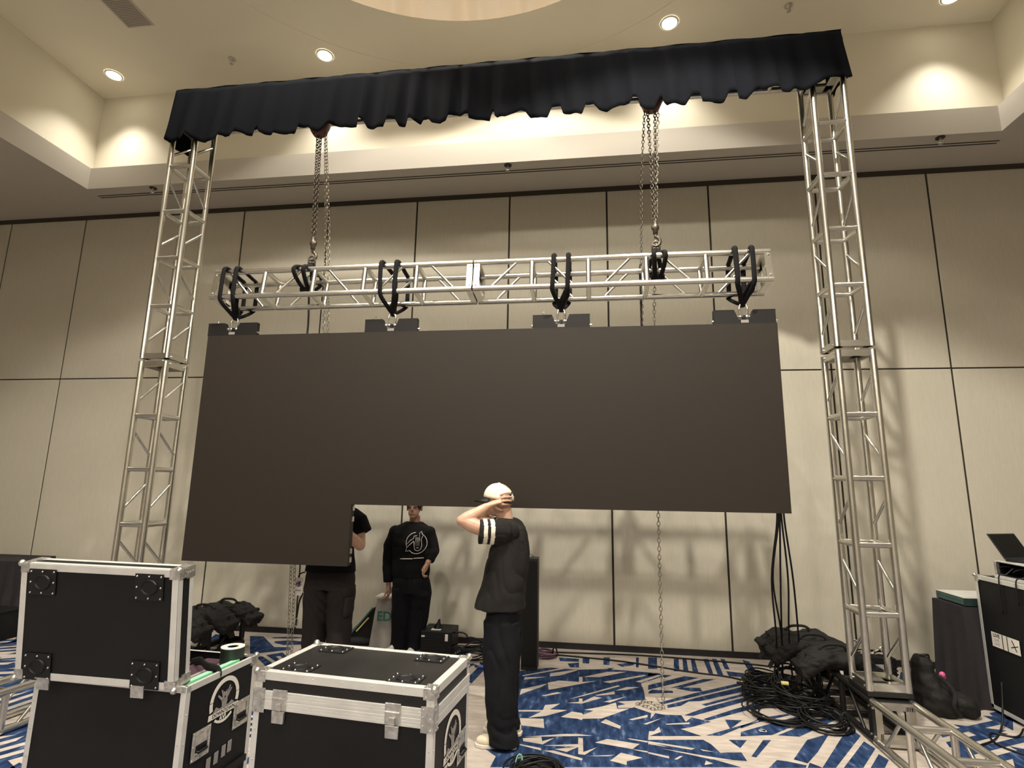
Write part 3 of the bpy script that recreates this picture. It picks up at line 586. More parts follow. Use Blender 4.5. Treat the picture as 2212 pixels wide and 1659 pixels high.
hoist(0.865, HYC, 'dark red chain hoist hanging below the drape at the left, its chains reaching the truss', 0.905, 3.90,
      [('load_chain', 'chain', [(0.852, HYC, 5.14), (0.872, HYC, 4.6), (0.890, HYC, 4.05)], 0.030, 0.0048, 0.0125),
       ('load_chain', 'chain', [(0.885, HYC, 5.12), (0.900, HYC, 4.6), (0.915, HYC, 4.05)], 0.030, 0.0048, 0.0125),
       ('hand_chain', 'chainlight', [(0.908, HYC+0.03, 5.20), (0.935, HYC+0.16, 4.2), (0.955, HYC+0.25, 3.1), (0.780, 0.42, 1.0), (0.80, 0.47, 0.012), (0.86, 0.5, 0.012)], 0.034, 0.0035, 0.0115),
       ('hand_chain', 'chainlight', [(0.935, HYC-0.01, 5.22), (0.968, HYC+0.16, 4.2), (1.000, HYC+0.25, 3.1), (0.815, 0.42, 1.0), (0.84, 0.47, 0.012)], 0.034, 0.0035, 0.0115)])
# short slings that carry the truss from the hooks
for x, lab in ((0.905, 'black choker sling under the left hoist hook'), (4.082, 'black choker sling under the right hoist hook')):
    b = MB()
    for dx in (-0.045, 0.045):
        x0 = x+dx
        pts = [V((x, HYC, 3.775)), V((x0*0.5+x*0.5, HYC-0.06, 3.72)), V((x0, HY-0.16, 3.665)), V((x0, HY-0.165, 3.60)), V((x0*0.6+x*0.4, HY-0.05, 3.515)), V((x, HYC+0.02, 3.50)), V((x0, HY+0.16, 3.60)), V((x0, HY+0.15, 3.68)), V((x, HYC, 3.78))]
        b.tube(smooth_path(pts, 5), [(0.020, 0.016)]*41, 8)
    b.tube([(x-0.055, HYC-0.05, 3.50), (x+0.055, HYC-0.05, 3.50)], 0.028, 8)
    b.build('lifting_sling', M['sling'], smooth=True, label=lab, cat='sling')
# black cable falling behind the screen left, power cables at the right end of the screen
def cable(pts, r, lab=None, name='cable', m=None, k=6, group=None, parent=None, cat='cable'):
    return MB().tube(smooth_path(pts, k), r, 6).build(name, m or M['rubber'], parent, smooth=True, label=lab, cat=cat if lab else None, group=group)
cable([(0.86, 0.33, 3.74), (0.80, 0.24, 3.70), (0.83, 0.235, 3.5), (0.845, 0.24, 3.2), (0.85, 0.2, 2.95)], 0.009, 'black cable dropping from the left section of the hanging truss behind the screen')
cable([(3.97, 0.33, 3.74), (3.955, 0.25, 3.66), (3.955, 0.235, 3.5), (3.955, 0.24, 3.2), (3.955, 0.2, 2.95)], 0.009, 'black cable dropping from the right section of the hanging truss behind the screen')
for i, (xt, xb, yb, mx_) in enumerate(((4.955, 5.115, 1.12, 4.99), (4.975, 5.16, 1.0, 5.06), (4.99, 5.22, 0.9, 5.12), (5.01, 5.30, 0.95, 5.16), (4.965, 5.16, 1.22, 5.0))):
    cable([(xt-0.02, 0.13, 1.75), (xt, 0.2, 1.5), (mx_, 0.55, 1.0), (xb-0.03, 0.85, 0.45), (xb, yb, 0.012)], 0.0075,
          'black cables falling from the right end of the screen to the carpet', group='cables under the right end of the screen')
# ================================================================ flight cases
def cup(parent, cx, cy, f, w_=0.15, h=0.115, name='caster_cup'):
    """recessed caster dish; f(u, v, d) maps face coordinates and height above the face to 3D"""
    P = MB(); P.prism([(cx-w_/2, cy-h/2), (cx+w_/2, cy-h/2), (cx+w_/2, cy+h/2), (cx-w_/2, cy+h/2)], 0.0, 0.003, f)
    n = 20; rr = [(0.043, 0.0032), (0.040, 0.010), (0.034, 0.009), (0.030, 0.0045), (0.0, 0.0035)]
    vs = []; 
    for r_, d in rr:
        for k in range(n): vs.append(f(cx+r_*1.15*math.cos(2*PI*k/n), cy+r_*math.sin(2*PI*k/n)*0.92, d))
    P.add(vs, [(i*n+k, i*n+(k+1) % n, (i+1)*n+(k+1) % n, (i+1)*n+k) for i in range(len(rr)-1) for k in range(n)])
    o = P.build(name, M['rubber'], parent, smooth=35)
    R = MB()
    for u in (-1, 0, 1):
        for v in (-1, 0, 1):
            if u or v: R.sph(f(cx+u*(w_/2-0.012), cy+v*(h/2-0.012), 0.004), 0.0052, 6, 4)
    R.build('rivet', M['zinc'], o, smooth=True)
    return o
def latch(parent, x, z, f):
    P = MB(); P.prism([(x-0.037, z-0.03), (x+0.037, z-0.03), (x+0.037, z+0.055), (x-0.037, z+0.055)], 0, 0.010, f)
    P.prism([(x-0.030, z-0.085), (x+0.030, z-0.085), (x+0.032, z-0.034), (x-0.032, z-0.034)], 0, 0.013, f)
    P.prism([(x-0.034, z+0.008), (x+0.034, z+0.008), (x+0.034, z+0.022), (x-0.034, z+0.022)], 0.008, 0.016, f)
    P.prism([(x-0.016, z-0.03), (x+0.016, z-0.03), (x+0.013, z+0.0), (x-0.013, z+0.0)], 0.008, 0.019, f)
    return P.build('latch', M['zinc'], parent, bevel=0.0015)
def side_handle(parent, cx, cz, f):
    P = MB(); w_, h = 0.125, 0.135
    P.prism([(cx-w_/2, cz-h/2), (cx+w_/2, cz-h/2), (cx+w_/2, cz+h/2), (cx-w_/2, cz+h/2)], 0, 0.003, f)
    for a, b_, c_, d in ((-.045, -.05, .045, -.046), (-.045, .046, .045, .05), (-.045, -.05, -.041, .05), (.041, -.05, .045, .05)):
        P.prism([(cx+a, cz+b_), (cx+c_, cz+b_), (cx+c_, cz+d), (cx+a, cz+d)], 0.003, 0.007, f)
    for u in (-1, 0, 1):
        for v in (-1, 0, 1):
            if u or v: P.sph(f(cx+u*(w_/2-0.008), cz+v*(h/2-0.008), 0.004), 0.004, 6, 4)
    o = P.build('recessed_handle', M['zinc'], parent, bevel=0.001)
    MB().prism([(cx-0.038, cz-0.03), (cx+0.038, cz-0.03), (cx+0.038, cz+0.0), (cx-0.038, cz+0.0)], 0.0035, 0.0055, f).build('recess', M['black'], o)
    MB().tube([f(cx-0.034, cz-0.022, 0.004), f(cx-0.030, cz-0.028, 0.016), f(cx+0.030, cz-0.028, 0.016), f(cx+0.034, cz-0.022, 0.004)], 0.006, 8).build('grip', M['rubber'], o, smooth=True)
def emblem(parent, cx, cz, f, R=0.098):
    E = MB(); n = 48
    def arc(a0, a1, r0, r1, d=0.0012):
        k = max(4, int(abs(a1-a0)/6)); A = [math.radians(a0+(a1-a0)*i/k) for i in range(k+1)]
        for p, q in zip(A, A[1:]):
            E.prism([(cx+r0*math.cos(p), cz+r0*math.sin(p)), (cx+r1*math.cos(p), cz+r1*math.sin(p)), (cx+r1*math.cos(q), cz+r1*math.sin(q)), (cx+r0*math.cos(q), cz+r0*math.sin(q))], 0, d, f)
    arc(-18, 6, R*0.80, R); arc(8, 172, R*0.80, R); arc(174, 198, R*0.80, R); arc(232, 308, R*0.86, R*0.97)
    E.prism([(cx-R*1.02, cz-R*0.62), (cx+R*1.02, cz-R*0.62), (cx+R*1.0, cz-R*0.38), (cx-R*1.0, cz-R*0.38)], 0, 0.0012, f)
    o = E.build('emblem', M['white'], parent)
    g = MB()
    for a0, r0, r1, w_ in ((62, .10, .72, .05), (48, .15, .66, .045), (112, .10, .62, .06), (138, .2, .62, .07)):
        a = math.radians(a0); c_, s_ = math.cos(a), math.sin(a)
        g.prism([(cx+R*(r0*c_-w_*s_), cz+R*(r0*s_+w_*c_-.1)), (cx+R*(r0*c_+w_*s_), cz+R*(r0*s_-w_*c_-.1)), (cx+R*(r1*c_+.02*s_), cz+R*(r1*s_-.02*c_-.1)), (cx+R*(r1*c_-.05*s_), cz+R*(r1*s_+.05*c_-.1))], 0, 0.0010, f)
    g.prism([(cx-R*.16, cz-R*.28), (cx+R*.14, cz-R*.28), (cx+R*.2, cz-R*.02), (cx-R*.2, cz-R*.02)], 0, 0.0010, f)
    g.prism([(cx-R*.72, cz-R*.36), (cx+R*.74, cz-R*.36), (cx+R*.52, cz-R*.18), (cx+R*.3, cz-R*.28), (cx+R*.05, cz-R*.24), (cx-R*.3, cz-R*.30), (cx-R*.55, cz-R*.16)], 0, 0.0009, f)
    g.prism([(cx-R*.10, cz+R*.16), (cx+R*.10, cz+R*.16), (cx+R*.13, cz+R*.42), (cx+R*.05, cz+R*.34), (cx-R*.05, cz+R*.34), (cx-R*.13, cz+R*.42)], 0, 0.0011, f)
    g.build('figure_mark', M['greyprint'], o)
    ox = f(1, 0, 0)-f(0, 0, 0); oz = f(0, 1, 0)-f(0, 0, 0); od = ox.cross(oz)
    rm = Matrix((ox, oz, od)).transposed().to_euler()
    text_obj('DOWNTOWN', R*0.23, M['case'], o, f(cx, cz-R*0.50, 0.0014), rm, thick=0.0003, sx=1.0, bold=True)
    text_obj('AVL', R*0.30, M['white'], o, f(cx, cz-R*0.76, 0.0008), rm, thick=0.0004, bold=True)
def bars(P, edges, t=0.026, th=0.003):
    for (a, b_) in edges:
        a, b_ = V(a), V(b_); lo = V([min(a[i], b_[i])-(0 if abs(a[i]-b_[i]) > 1e-6 else 0) for i in range(3)]); hi = V([max(a[i], b_[i]) for i in range(3)])
        P.ab(lo, hi)
def case_box(parent, W, D, z0, z1, name, panel, t=0.028, e=0.0025, open_top=False, top=None):
    """laminate box with aluminium corner extrusions"""
    b = MB()
    if open_top:
        b.ab((0, 0, z0), (W, 0.009, z1)).ab((0, D-0.009, z0), (W, D, z1)).ab((0, 0.009, z0), (0.009, D-0.009, z1)).ab((W-0.009, 0.009, z0), (W, D-0.009, z1)).ab((0.009, 0.009, z0), (W-0.009, D-0.009, z0+0.009))
    else: b.ab((0, 0, z0), (W, D, z1))
    o = b.build(name, panel, parent)
    x = MB()
    for cx, sx in ((0, 1), (W, -1)):
        for cy, sy in ((0, 1), (D, -1)):
            x.ab((cx-sx*e, cy-sy*e, z0), (cx+sx*t, cy, z1)); x.ab((cx-sx*e, cy-sy*e, z0), (cx, cy+sy*t, z1))
            if not open_top: pass
    zs = [(z1, -1), (z0, 1)]
    for zz, sz in zs:
        for cy, sy in ((0, 1), (D, -1)):
            x.ab((0, cy-sy*e, zz-sz*e), (W, cy, zz+sz*t))
            x.ab((0, cy-sy*e, zz-sz*e), (W, cy+sy*(0.014 if open_top and sz < 0 else t), zz))
        for cx, sx in ((0, 1), (W, -1)):
            x.ab((cx-sx*e, 0, zz-sz*e), (cx, D, zz+sz*t))
            x.ab((cx-sx*e, 0, zz-sz*e), (cx+sx*(0.014 if open_top and sz < 0 else t), D, zz))
    x.build('edge_extrusion', M['alu_case'], parent, bevel=0.0015)
    r = MB(); n = int(W/0.13)
    for i in range(1, n):
        for cy, sy in ((0, 1), (D, -1)): r.sph((i*W/n, cy-sy*e, z1-0.014), 0.0035, 6, 4); r.sph((i*W/n, cy-sy*e, z0+0.014), 0.0035, 6, 4)
    n = max(2, int((z1-z0)/0.12))
    for i in range(1, n):
        for cx, sx in ((0, 1), (W, -1)): r.sph((cx+sx*0.014, -e, z0+i*(z1-z0)/n), 0.0035, 6, 4); r.sph((cx-sx*e, 0.014, z0+i*(z1-z0)/n), 0.0035, 6, 4)
    if r.v: r.build('edge_rivet', M['zinc'], parent, smooth=True)
    return o
def ball_corner(parent, x, y, z, sx, sy, sz):
    b = MB(); b.sph((x+sx*0.001, y+sy*0.001, z+sz*0.001), 0.0165, 12, 8)
    q = 0.048; e = 0.006
    X = lambda d: x-sx*d; Y = lambda d: y-sy*d; Z = lambda d: z-sz*d
    b.ab((X(q), Y(0), Z(q*0.9)), (X(0), Y(-e), Z(-0.002))); b.ab((X(0), Y(q), Z(q*0.9)), (X(-e), Y(0), Z(-0.002))); b.ab((X(q), Y(q), Z(0)), (X(0), Y(0), Z(-e)))
    for u, v in ((0.036, 0.012), (0.014, 0.036), (0.036, 0.034)):
        b.sph((X(u), Y(-e), Z(v)), 0.0045, 6, 4); b.sph((X(-e), Y(u), Z(v)), 0.0045, 6, 4); b.sph((X(u), Y(v), Z(-e)), 0.0045, 6, 4)
    return b.build('ball_corner', M['zinc'], parent, smooth=40)
def caster(parent, x, y):
    b = MB(); b.ab((x-0.045, y-0.04, 0.105), (x+0.045, y+0.04, 0.111)); b.ab((x-0.03, y-0.026, 0.05), (x+0.03, y-0.021, 0.105)); b.ab((x-0.03, y+0.021, 0.05), (x+0.03, y+0.026, 0.105))
    o = b.build('caster', M['zinc'], parent)
    MB().cyl((x, y-0.018, 0.048), (x, y+0.018, 0.048), 0.048, 24).build('wheel', M['rubber'], o, smooth=40)
# ---- the closed case in the middle
cm = thing('flight_case', 'closed black flight case with silver edges in the centre foreground', 'flight case', (1.922, -1.900, 0), -0.105)
W, D, H = 0.885, 0.485, 0.865
HB = H-0.118
case_box(cm, W, D, 0.111, HB, 'body', M['case'])
case_box(cm, W, D, HB+0.002, H, 'lid', M['casetop'], t=0.034)
ff = lambda u, v, d: V((u, -0.003-d, v)); fr = lambda u, v, d: V((W+0.003+d, u, v)); ft = lambda u, v, d: V((u, v, H+0.001+d))
band = MB()
for zz in (HB-0.040, HB+0.002):
    for k in range(3): band.ab((0.0, -0.006, zz+0.0025+k*0.0125), (W, -0.001, zz+0.0115+k*0.0125)); band.ab((W+0.001, 0, zz+0.0025+k*0.0125), (W+0.006, D, zz+0.0115+k*0.0125))
band.ab((0, -0.004, HB-0.040), (W, 0, HB+0.040)); band.ab((W, 0, HB-0.040), (W+0.004, D, HB+0.040))
band.build('joint_extrusion', M['alu_case'], cm)
for sx in (-1, 1):
    for sy in (-1, 1):
        ball_corner(cm, W if sx > 0 else 0, D if sy > 0 else 0, H, sx, sy, 1); caster(cm, 0.1 if sx < 0 else W-0.1, 0.09 if sy < 0 else D-0.09)
for x in (0.135, W-0.185): latch(cm, x, HB-0.005, ff)
for x, y in ((0.17, 0.085), (W-0.17, 0.085), (0.17, D-0.085), (W-0.17, D-0.085)): cup(cm, x, y, ft, 0.15, 0.11)
for x in (0, W):                                       # corner braces at the joint
    sx = 1 if x == 0 else -1; cb = MB()
    cb.ab((x-sx*0.006, -0.0065, HB-0.055), (x+sx*0.055, -0.004, HB+0.05))
    for u, v in ((0.01, -0.045), (0.045, -0.03), (0.01, 0.035), (0.045, 0.035), (0.045, 0.005), (0.01, 0.0)): cb.sph((x+sx*u, -0.008, HB+v), 0.0045, 6, 4)
    if x:
        cb.ab((W+0.004, -0.0065, HB-0.055), (W+0.0065, 0.045, HB+0.05))
        for v in (-0.045, -0.02, 0.005, 0.035): cb.sph((W+0.008, 0.012, HB+v), 0.0045, 6, 4); cb.sph((W+0.008, 0.036, HB+v), 0.0045, 6, 4)
    cb.build('corner_brace', M['zinc'], cm, smooth=40)
emblem(cm, 0.255, HB-0.170, fr, 0.115)
side_handle(cm, 0.115, HB-0.315, fr); side_handle(cm, 0.385, HB-0.255, fr)
b = MB()
for k in range(4): b.prism([(0.16+k*0.05, 0.33), (0.185+k*0.05, 0.33), (0.185+k*0.05, 0.365), (0.16+k*0.05, 0.365)], 0, 0.002, fr)
b.build('small_plates', M['greyprint'], cm)
# ---- the open case on the left with its lid folded upright
cl = thing('flight_case', 'open black flight case at the left, its lid with caster dishes standing upright', 'flight case', (0.648, -1.800, 0), -0.055)
W2, D2, H2 = 0.885, 0.53, 0.752
case_box(cl, W2, D2, 0.111, H2, 'body', M['case'], open_top=True)
W = W2; fr = lambda u, v, d: V((W2+0.003+d, u, v))
emblem(cl, 0.285, H2-0.150, fr, 0.112)
side_handle(cl, 0.135, H2-0.300, fr); side_handle(cl, 0.430, H2-0.265, fr)
b = MB()
for k, (u, v) in enumerate(((0.19, 0.30), (0.245, 0.305), (0.30, 0.315), (0.345, 0.32))):
    b.prism([(u, v), (u+0.03, v), (u+0.03, v+0.055), (u, v+0.055)], 0, 0.002, fr)
b.build('small_plates', M['greyprint'], cl)
MB().prism([(0.12, 0.22), (0.50, 0.22), (0.50, 0.252), (0.12, 0.252)], 0, 0.012, fr).build('rubbing_strip', M['black'], cl)
for sx in (-1, 1):
    for sy in (-1, 1): caster(cl, 0.1 if sx < 0 else W-0.1, 0.09 if sy < 0 else D2-0.09)
for sy in (-1, 1): ball_corner(cl, W2, D2 if sy > 0 else 0, H2, 1, sy, 1) if sy > 0 else None
# contents: dividers and LED cabinets on edge
fo = MB(); fo.ab((0.01, 0.01, 0.12), (W2-0.01, D2-0.01, 0.60)); 
for k in range(7): fo.ab((0.05+k*0.118, 0.015, 0.60), (0.075+k*0.118, D2-0.015, 0.715))
fo.build('foam_insert', M['foam'], cl)
M['plum'] = mat('plum_foam', (0.040, 0.014, 0.024), 0.8)
fq = MB(); fq.ab((W2-0.30, 0.02, 0.60), (W2-0.09, D2-0.02, 0.722)); fq.build('foam_block', M['plum'], cl)
M['green'] = mat('pale_green_edge', (0.30, 0.86, 0.42), 0.35, spec=0.6)
fg = MB(); fg.ab((W2-0.062, 0.02, 0.735), (W2-0.034, 0.215, 0.757)).ab((W2-0.062, 0.265, 0.735), (W2-0.034, 0.43, 0.757)); fg.build('green_edge_strip', M['green'], cl, label='bright green strip')
fb = MB(); fb.ab((W2-0.10, 0.02, 0.715), (W2-0.078, 0.44, 0.742)).ab((W2-0.15, 0.02, 0.71), (W2-0.13, 0.44, 0.732)); fb.build('grey_bar', M['greyprint'], cl)
fs = MB(); fs.tube(smooth_path([(W2-0.33, 0.42, 0.72), (W2-0.2, 0.33, 0.765), (W2-0.1, 0.25, 0.768), (W2-0.02, 0.235, 0.762), (W2-0.012, 0.235, 0.73)], 5), (0.004, 0.022), 8); fs.build('strap', M['blackcloth'], cl)
# the lid
ld = bpy.data.objects.new('lid', None); COL.objects.link(ld); ld.parent = cl
ld.location = (-0.035, -0.082, H2+0.004); ld.rotation_euler = (0.112, 0.008, 0.045)
WL, HL, TL = 0.885, 0.562, 0.098
b = MB(); b.ab((0, 0, 0), (WL, 0.009, HL)).ab((0, 0.009, 0), (WL, TL, 0.009)).ab((0, 0.009, HL-0.009), (WL, TL, HL)).ab((0, 0.009, 0.009), (0.009, TL, HL-0.009)).ab((WL-0.009, 0.009, 0.009), (WL, TL, HL-0.009))
b.build('lid_shell', M['case'], ld)
x = MB(); t, e = 0.034, 0.003
for z in (0, HL-t): x.ab((-e, -e, z), (WL+e, 0, z+t))
for q in (0, WL-t): x.ab((q, -e, 0), (q+t, 0, HL))
for y0 in (0, TL-0.026):
    for z, z2 in ((-e, 0), (HL, HL+e)): x.ab((-e, y0, z), (WL+e, y0+0.026, z2))
    for q, q2 in ((-e, 0), (WL, WL+e)): x.ab((q, y0, -e), (q2, y0+0.026, HL+e))
x.build('lid_extrusion', M['alu_case'], ld, bevel=0.0015)
for sx in (-1, 1):
    for sz in (-1, 1):
        ball_corner(ld, WL if sx > 0 else 0, 0, HL if sz > 0 else 0, sx, -1, sz)
        bb = MB(); q = WL if sx > 0 else 0; zz = HL if sz > 0 else 0
        bb.ab((q-sx*0.05, TL-0.05, zz), (q+sx*0.006, TL+0.006, zz+sz*0.006)).ab((q, TL-0.05, zz-sz*0.05), (q+sx*0.006, TL+0.006, zz))
        for u in (0.01, 0.03, 0.045): bb.sph((q+sx*0.006, TL-u, zz-sz*0.02), 0.0045, 6, 4); bb.sph((q-sx*u, TL-0.02, zz+sz*0.006), 0.0045, 6, 4)
        bb.build('corner_brace', M['zinc'], ld, smooth=40)
fl_ = lambda u, v, d: V((u, -0.004-d, v))
for x_, z_ in ((0.130, HL-0.088), (WL-0.155, HL-0.085), (0.130, 0.062), (WL-0.155, 0.062)): cup(ld, x_, z_, fl_, 0.155, 0.128)
for x_ in (0.17, WL-0.19):
    MB().prism([(x_-0.035, -0.045), (x_+0.035, -0.045), (x_+0.035, 0.012), (x_-0.035, 0.012)], -0.001, 0.004, lambda u, v, d: V((u, -0.004-d, v))).build('hinge', M['zinc'], ld)
# tape roll standing on the case contents
tp = thing('tape_roll', 'thick roll of black tape standing in the open case at the left', 'tape', (1.462, -1.400, 0.722))
n = 40
def ring_solid(b, r0, r1, z0, z1, n=40):
    for (ra, za), (rb, zb) in (((r1, z0), (r1, z1)), ((r1, z1), (r0, z1)), ((r0, z1), (r0, z0)), ((r0, z0), (r1, z0))):
        b.add([V((ra*math.cos(2*PI*k/n), ra*math.sin(2*PI*k/n), za)) for k in range(n)]+[V((rb*math.cos(2*PI*k/n), rb*math.sin(2*PI*k/n), zb)) for k in range(n)], [(k, (k+1) % n, n+(k+1) % n, n+k) for k in range(n)])
    return b
M['tapeface'] = mat('cream_tape_edge', (0.74, 0.66, 0.48), 0.7, var=(30, 0.1)); M['tape'] = mat('dark_green_tape', (0.013, 0.022, 0.015), 0.45)
ring_solid(MB(), 0.034, 0.062, 0, 0.092).build('tape_winding', M['tape'], tp, smooth=40)
ring_solid(MB(), 0.030, 0.0625, 0.092, 0.0955).build('tape_face', M['tapeface'], tp, smooth=40, label='cream top face')
# ================================================================ people
def rings(b, secs, n=28, p=2.0):
    """closed body through horizontal rings: (x, y, z, rx, ry[, yaw])"""
    vs = []
    for s_ in secs:
        x, y, z, rx, ry = s_[:5]; yaw = s_[5] if len(s_) > 5 else 0
        for k in range(n):
            a = 2*PI*k/n; c_, si = math.cos(a), math.sin(a)
            u = rx*math.copysign(abs(c_)**(2/p), c_); v = ry*math.copysign(abs(si)**(2/p), si)
            vs.append(V((x+u*math.cos(yaw)-v*math.sin(yaw), y+u*math.sin(yaw)+v*math.cos(yaw), z)))
    m_ = len(secs); fs = [(i*n+k, i*n+(k+1) % n, (i+1)*n+(k+1) % n, (i+1)*n+k) for i in range(m_-1) for k in range(n)]
    fs += [tuple(range(n-1, -1, -1)), tuple((m_-1)*n+k for k in range(n))]
    return b.add(vs, fs)
def fuse(b, name, m, parent, voxel=0.006, smooth=4, paint=None, mats=None, **kw):
    """melt the overlapping closed shapes into one continuous skin"""
    o = b.build('tmp', m, fix=True)
    r = o.modifiers.new('r', 'REMESH'); r.mode = 'VOXEL'; r.voxel_size = voxel
    if smooth: s_ = o.modifiers.new('s', 'SMOOTH'); s_.iterations = smooth; s_.factor = 0.6
    dg = bpy.context.evaluated_depsgraph_get(); me = bpy.data.meshes.new_from_object(o.evaluated_get(dg))
    bpy.data.objects.remove(o); me.name = name; me.materials.clear()
    for q in (mats or [m]): me.materials.append(q)
    me.polygons.foreach_set('use_smooth', [True]*len(me.polygons))
    if paint:
        idx = [paint(pl.center) for pl in me.polygons]; me.polygons.foreach_set('material_index', idx)
    o = bpy.data.objects.new(name, me); COL.objects.link(o)
    if parent: o.parent = parent
    tag(o, **kw); return o
M['skin'] = mat('skin_fair', (0.56, 0.33, 0.235), 0.5, bump=(90, 0.05), var=(25, 0.10))
M['skin2'] = mat('skin_tan', (0.36, 0.20, 0.14), 0.5, bump=(90, 0.05), var=(25, 0.10))
M['hair'] = mat('dark_hair', (0.02, 0.014, 0.010), 0.7)
M['eye'] = mat('eye', (0.05, 0.04, 0.04), 0.2)
M['tee'] = mat('washed_black_jersey', (0.018, 0.0165, 0.0155), 0.9, spec=0.15, bump=(14, 0.35), var=(5, 0.3))
M['stripe'] = mat('cream_stripe', (0.68, 0.63, 0.52), 0.85)
M['pants'] = mat('black_denim', (0.009, 0.0095, 0.012), 0.85, spec=0.15, bump=(12, 0.4))
M['cargo'] = mat('charcoal_cotton', (0.027, 0.0215, 0.0215), 0.9, spec=0.15, bump=(12, 0.4), var=(4, 0.15))
M['bsweat'] = mat('black_sweatshirt', (0.006, 0.0055, 0.006), 0.95, spec=0.2, bump=(12, 0.4))
M['bpants'] = mat('black_trousers', (0.0065, 0.006, 0.008), 0.95, spec=0.2, bump=(12, 0.4))
M['cap'] = mat('cream_cap_twill', (0.74, 0.69, 0.57), 0.8, bump=(60, 0.15))
M['shoe'] = mat('cream_sneaker', (0.66, 0.58, 0.44), 0.7)
M['sole'] = mat('pale_sole', (0.74, 0.70, 0.62), 0.6)
def finger(b, pts, r=0.0085): b.tube(smooth_path(pts, 3), [r]*((len(pts)-1)*3)+[r*0.8], 8); b.sph(pts[-1], r*0.85, 8, 6)
def head(b, c, fwd, rx=0.098, ry=0.076, rz=0.118):
    """skull, jaw, nose, lips and ears; fwd is the facing direction in plan"""
    c = V(c); f = V(fwd).normalized(); s_ = V((-f.y, f.x, 0)); R3 = Matrix((f, s_, V((0, 0, 1)))).transposed()
    P = lambda x, y, z: c+R3@V((x, y, z))
    b.sph(P(-0.005, 0, 0.02), (rx, ry, rz*0.88), 20, 14, R3); b.sph(P(0.025, 0, -0.045), (rx*0.72, ry*0.80, rz*0.62), 18, 12, R3)
    b.sph(P(0.062, 0, -0.088), (0.026, 0.030, 0.022), 12, 8, R3)
    b.sph(P(0.096, 0, -0.022), (0.016, 0.014, 0.020), 10, 8, R3); b.tube([P(0.088, 0, 0.022), P(0.104, 0, -0.018)], [0.008, 0.011], 8)
    b.sph(P(0.086, 0, -0.056), (0.012, 0.024, 0.008), 10, 8, R3); b.sph(P(0.084, 0, -0.066), (0.011, 0.020, 0.007), 10, 8, R3)
    for k in (-1, 1):
        b.sph(P(-0.008, k*0.079, -0.006), (0.018, 0.009, 0.032), 10, 8, R3); b.sph(P(0.075, k*0.030, 0.022), (0.014, 0.020, 0.008), 10, 8, R3)
    return P
# ---- the man in front, facing left, both hands on the back of his head
mn = thing('person', 'person in a pale cap and dark striped-sleeve T-shirt, hands behind the head, facing the screen', 'person', (0, 0, 0))
YM = -0.36
b = MB(); HC = (2.812, YM, 1.628)
P = head(b, HC, (-1, 0.12, 0))
b.tube([(2.885, YM, 1.40), (2.862, YM, 1.50), (2.845, YM, 1.57)], [(0.068, 0.066), (0.058, 0.058), (0.060, 0.062)], 14)
for sd in (-1, 1):
    y0 = YM
    sh = V((2.895, y0+sd*0.165, 1.415)); el = V((2.592 if sd < 0 else 2.615, y0+sd*(0.235 if sd < 0 else 0.20), 1.490)); wr = V((2.752, y0+sd*0.150, 1.590))
    b.tube(smooth_path([sh, (sh+el)/2+V((0, sd*0.01, -0.02)), el], 4), [0.056]*4+[0.052]*3+[0.045, 0.040], 14)
    b.sph(el+V((-0.004, 0, 0)), (0.040, 0.038, 0.038), 12, 8)
    b.tube(smooth_path([el, el*0.55+wr*0.45+V((0, sd*0.004, -0.004)), wr], 4), [0.040, 0.044, 0.046, 0.045, 0.042, 0.038, 0.034, 0.030, 0.026], 14)
    pc = V((2.808, y0+sd*0.112, 1.612))
    b.tube([wr, pc+V((-0.01, 0, 0)), pc+V((0.035, -sd*0.012, 0.012))], [(0.027, 0.023), (0.046, 0.019), (0.050, 0.017)], 14)
    for k in range(4):
        z0 = 1.592+0.0235*k; L_ = (0.060, 0.074, 0.078, 0.070)[k]
        q0 = V((2.836, y0+sd*0.106, z0+0.006)); 
        finger(b, [q0, q0+V((L_*0.45, -sd*0.006, 0.004+0.003*k)), q0+V((L_*0.85, -sd*0.034, 0.004+0.004*k)), q0+V((L_*1.02, -sd*0.062, 0.0+0.004*k))], 0.0098-0.0005*(k == 0))
    q0 = V((2.800, y0+sd*0.108, 1.590)); finger(b, [q0, q0+V((0.028, -sd*0.008, -0.022)), q0+V((0.055, -sd*0.026, -0.030))], 0.0098)
# ankles inside the trousers
for yl, xl in ((-0.455, 2.86), (-0.245, 2.88)): b.tube([(xl+0.02, yl, 0.06), (xl+0.02, yl, 0.25)], 0.040, 10)
b.tube([(2.90, YM, 1.42), (2.88, YM, 1.0), (2.86, YM, 0.7)], [(0.17, 0.10), (0.14, 0.10), (0.15, 0.11)], 16)
for yl, xl in ((-0.455, 2.86), (-0.245, 2.88)): b.tube([(2.87, (yl+YM)/2, 0.85), (xl+0.01, yl, 0.45), (xl+0.02, yl, 0.2)], [0.075, 0.055, 0.040], 12)
fuse(b, 'body', M['skin'], mn, 0.0045, 3)
for k in (-1, 1): MB().sph(P(0.080, k*0.030, 0.008), 0.010, 10, 8).build('eye', M['eye'], mn, smooth=True)
h = MB(); h.sph(P(-0.020, 0, 0.012), (0.090, 0.079, 0.062), 20, 14, None); h.build('hair', M['hair'], mn, smooth=True, label='short dark hair under the cap')
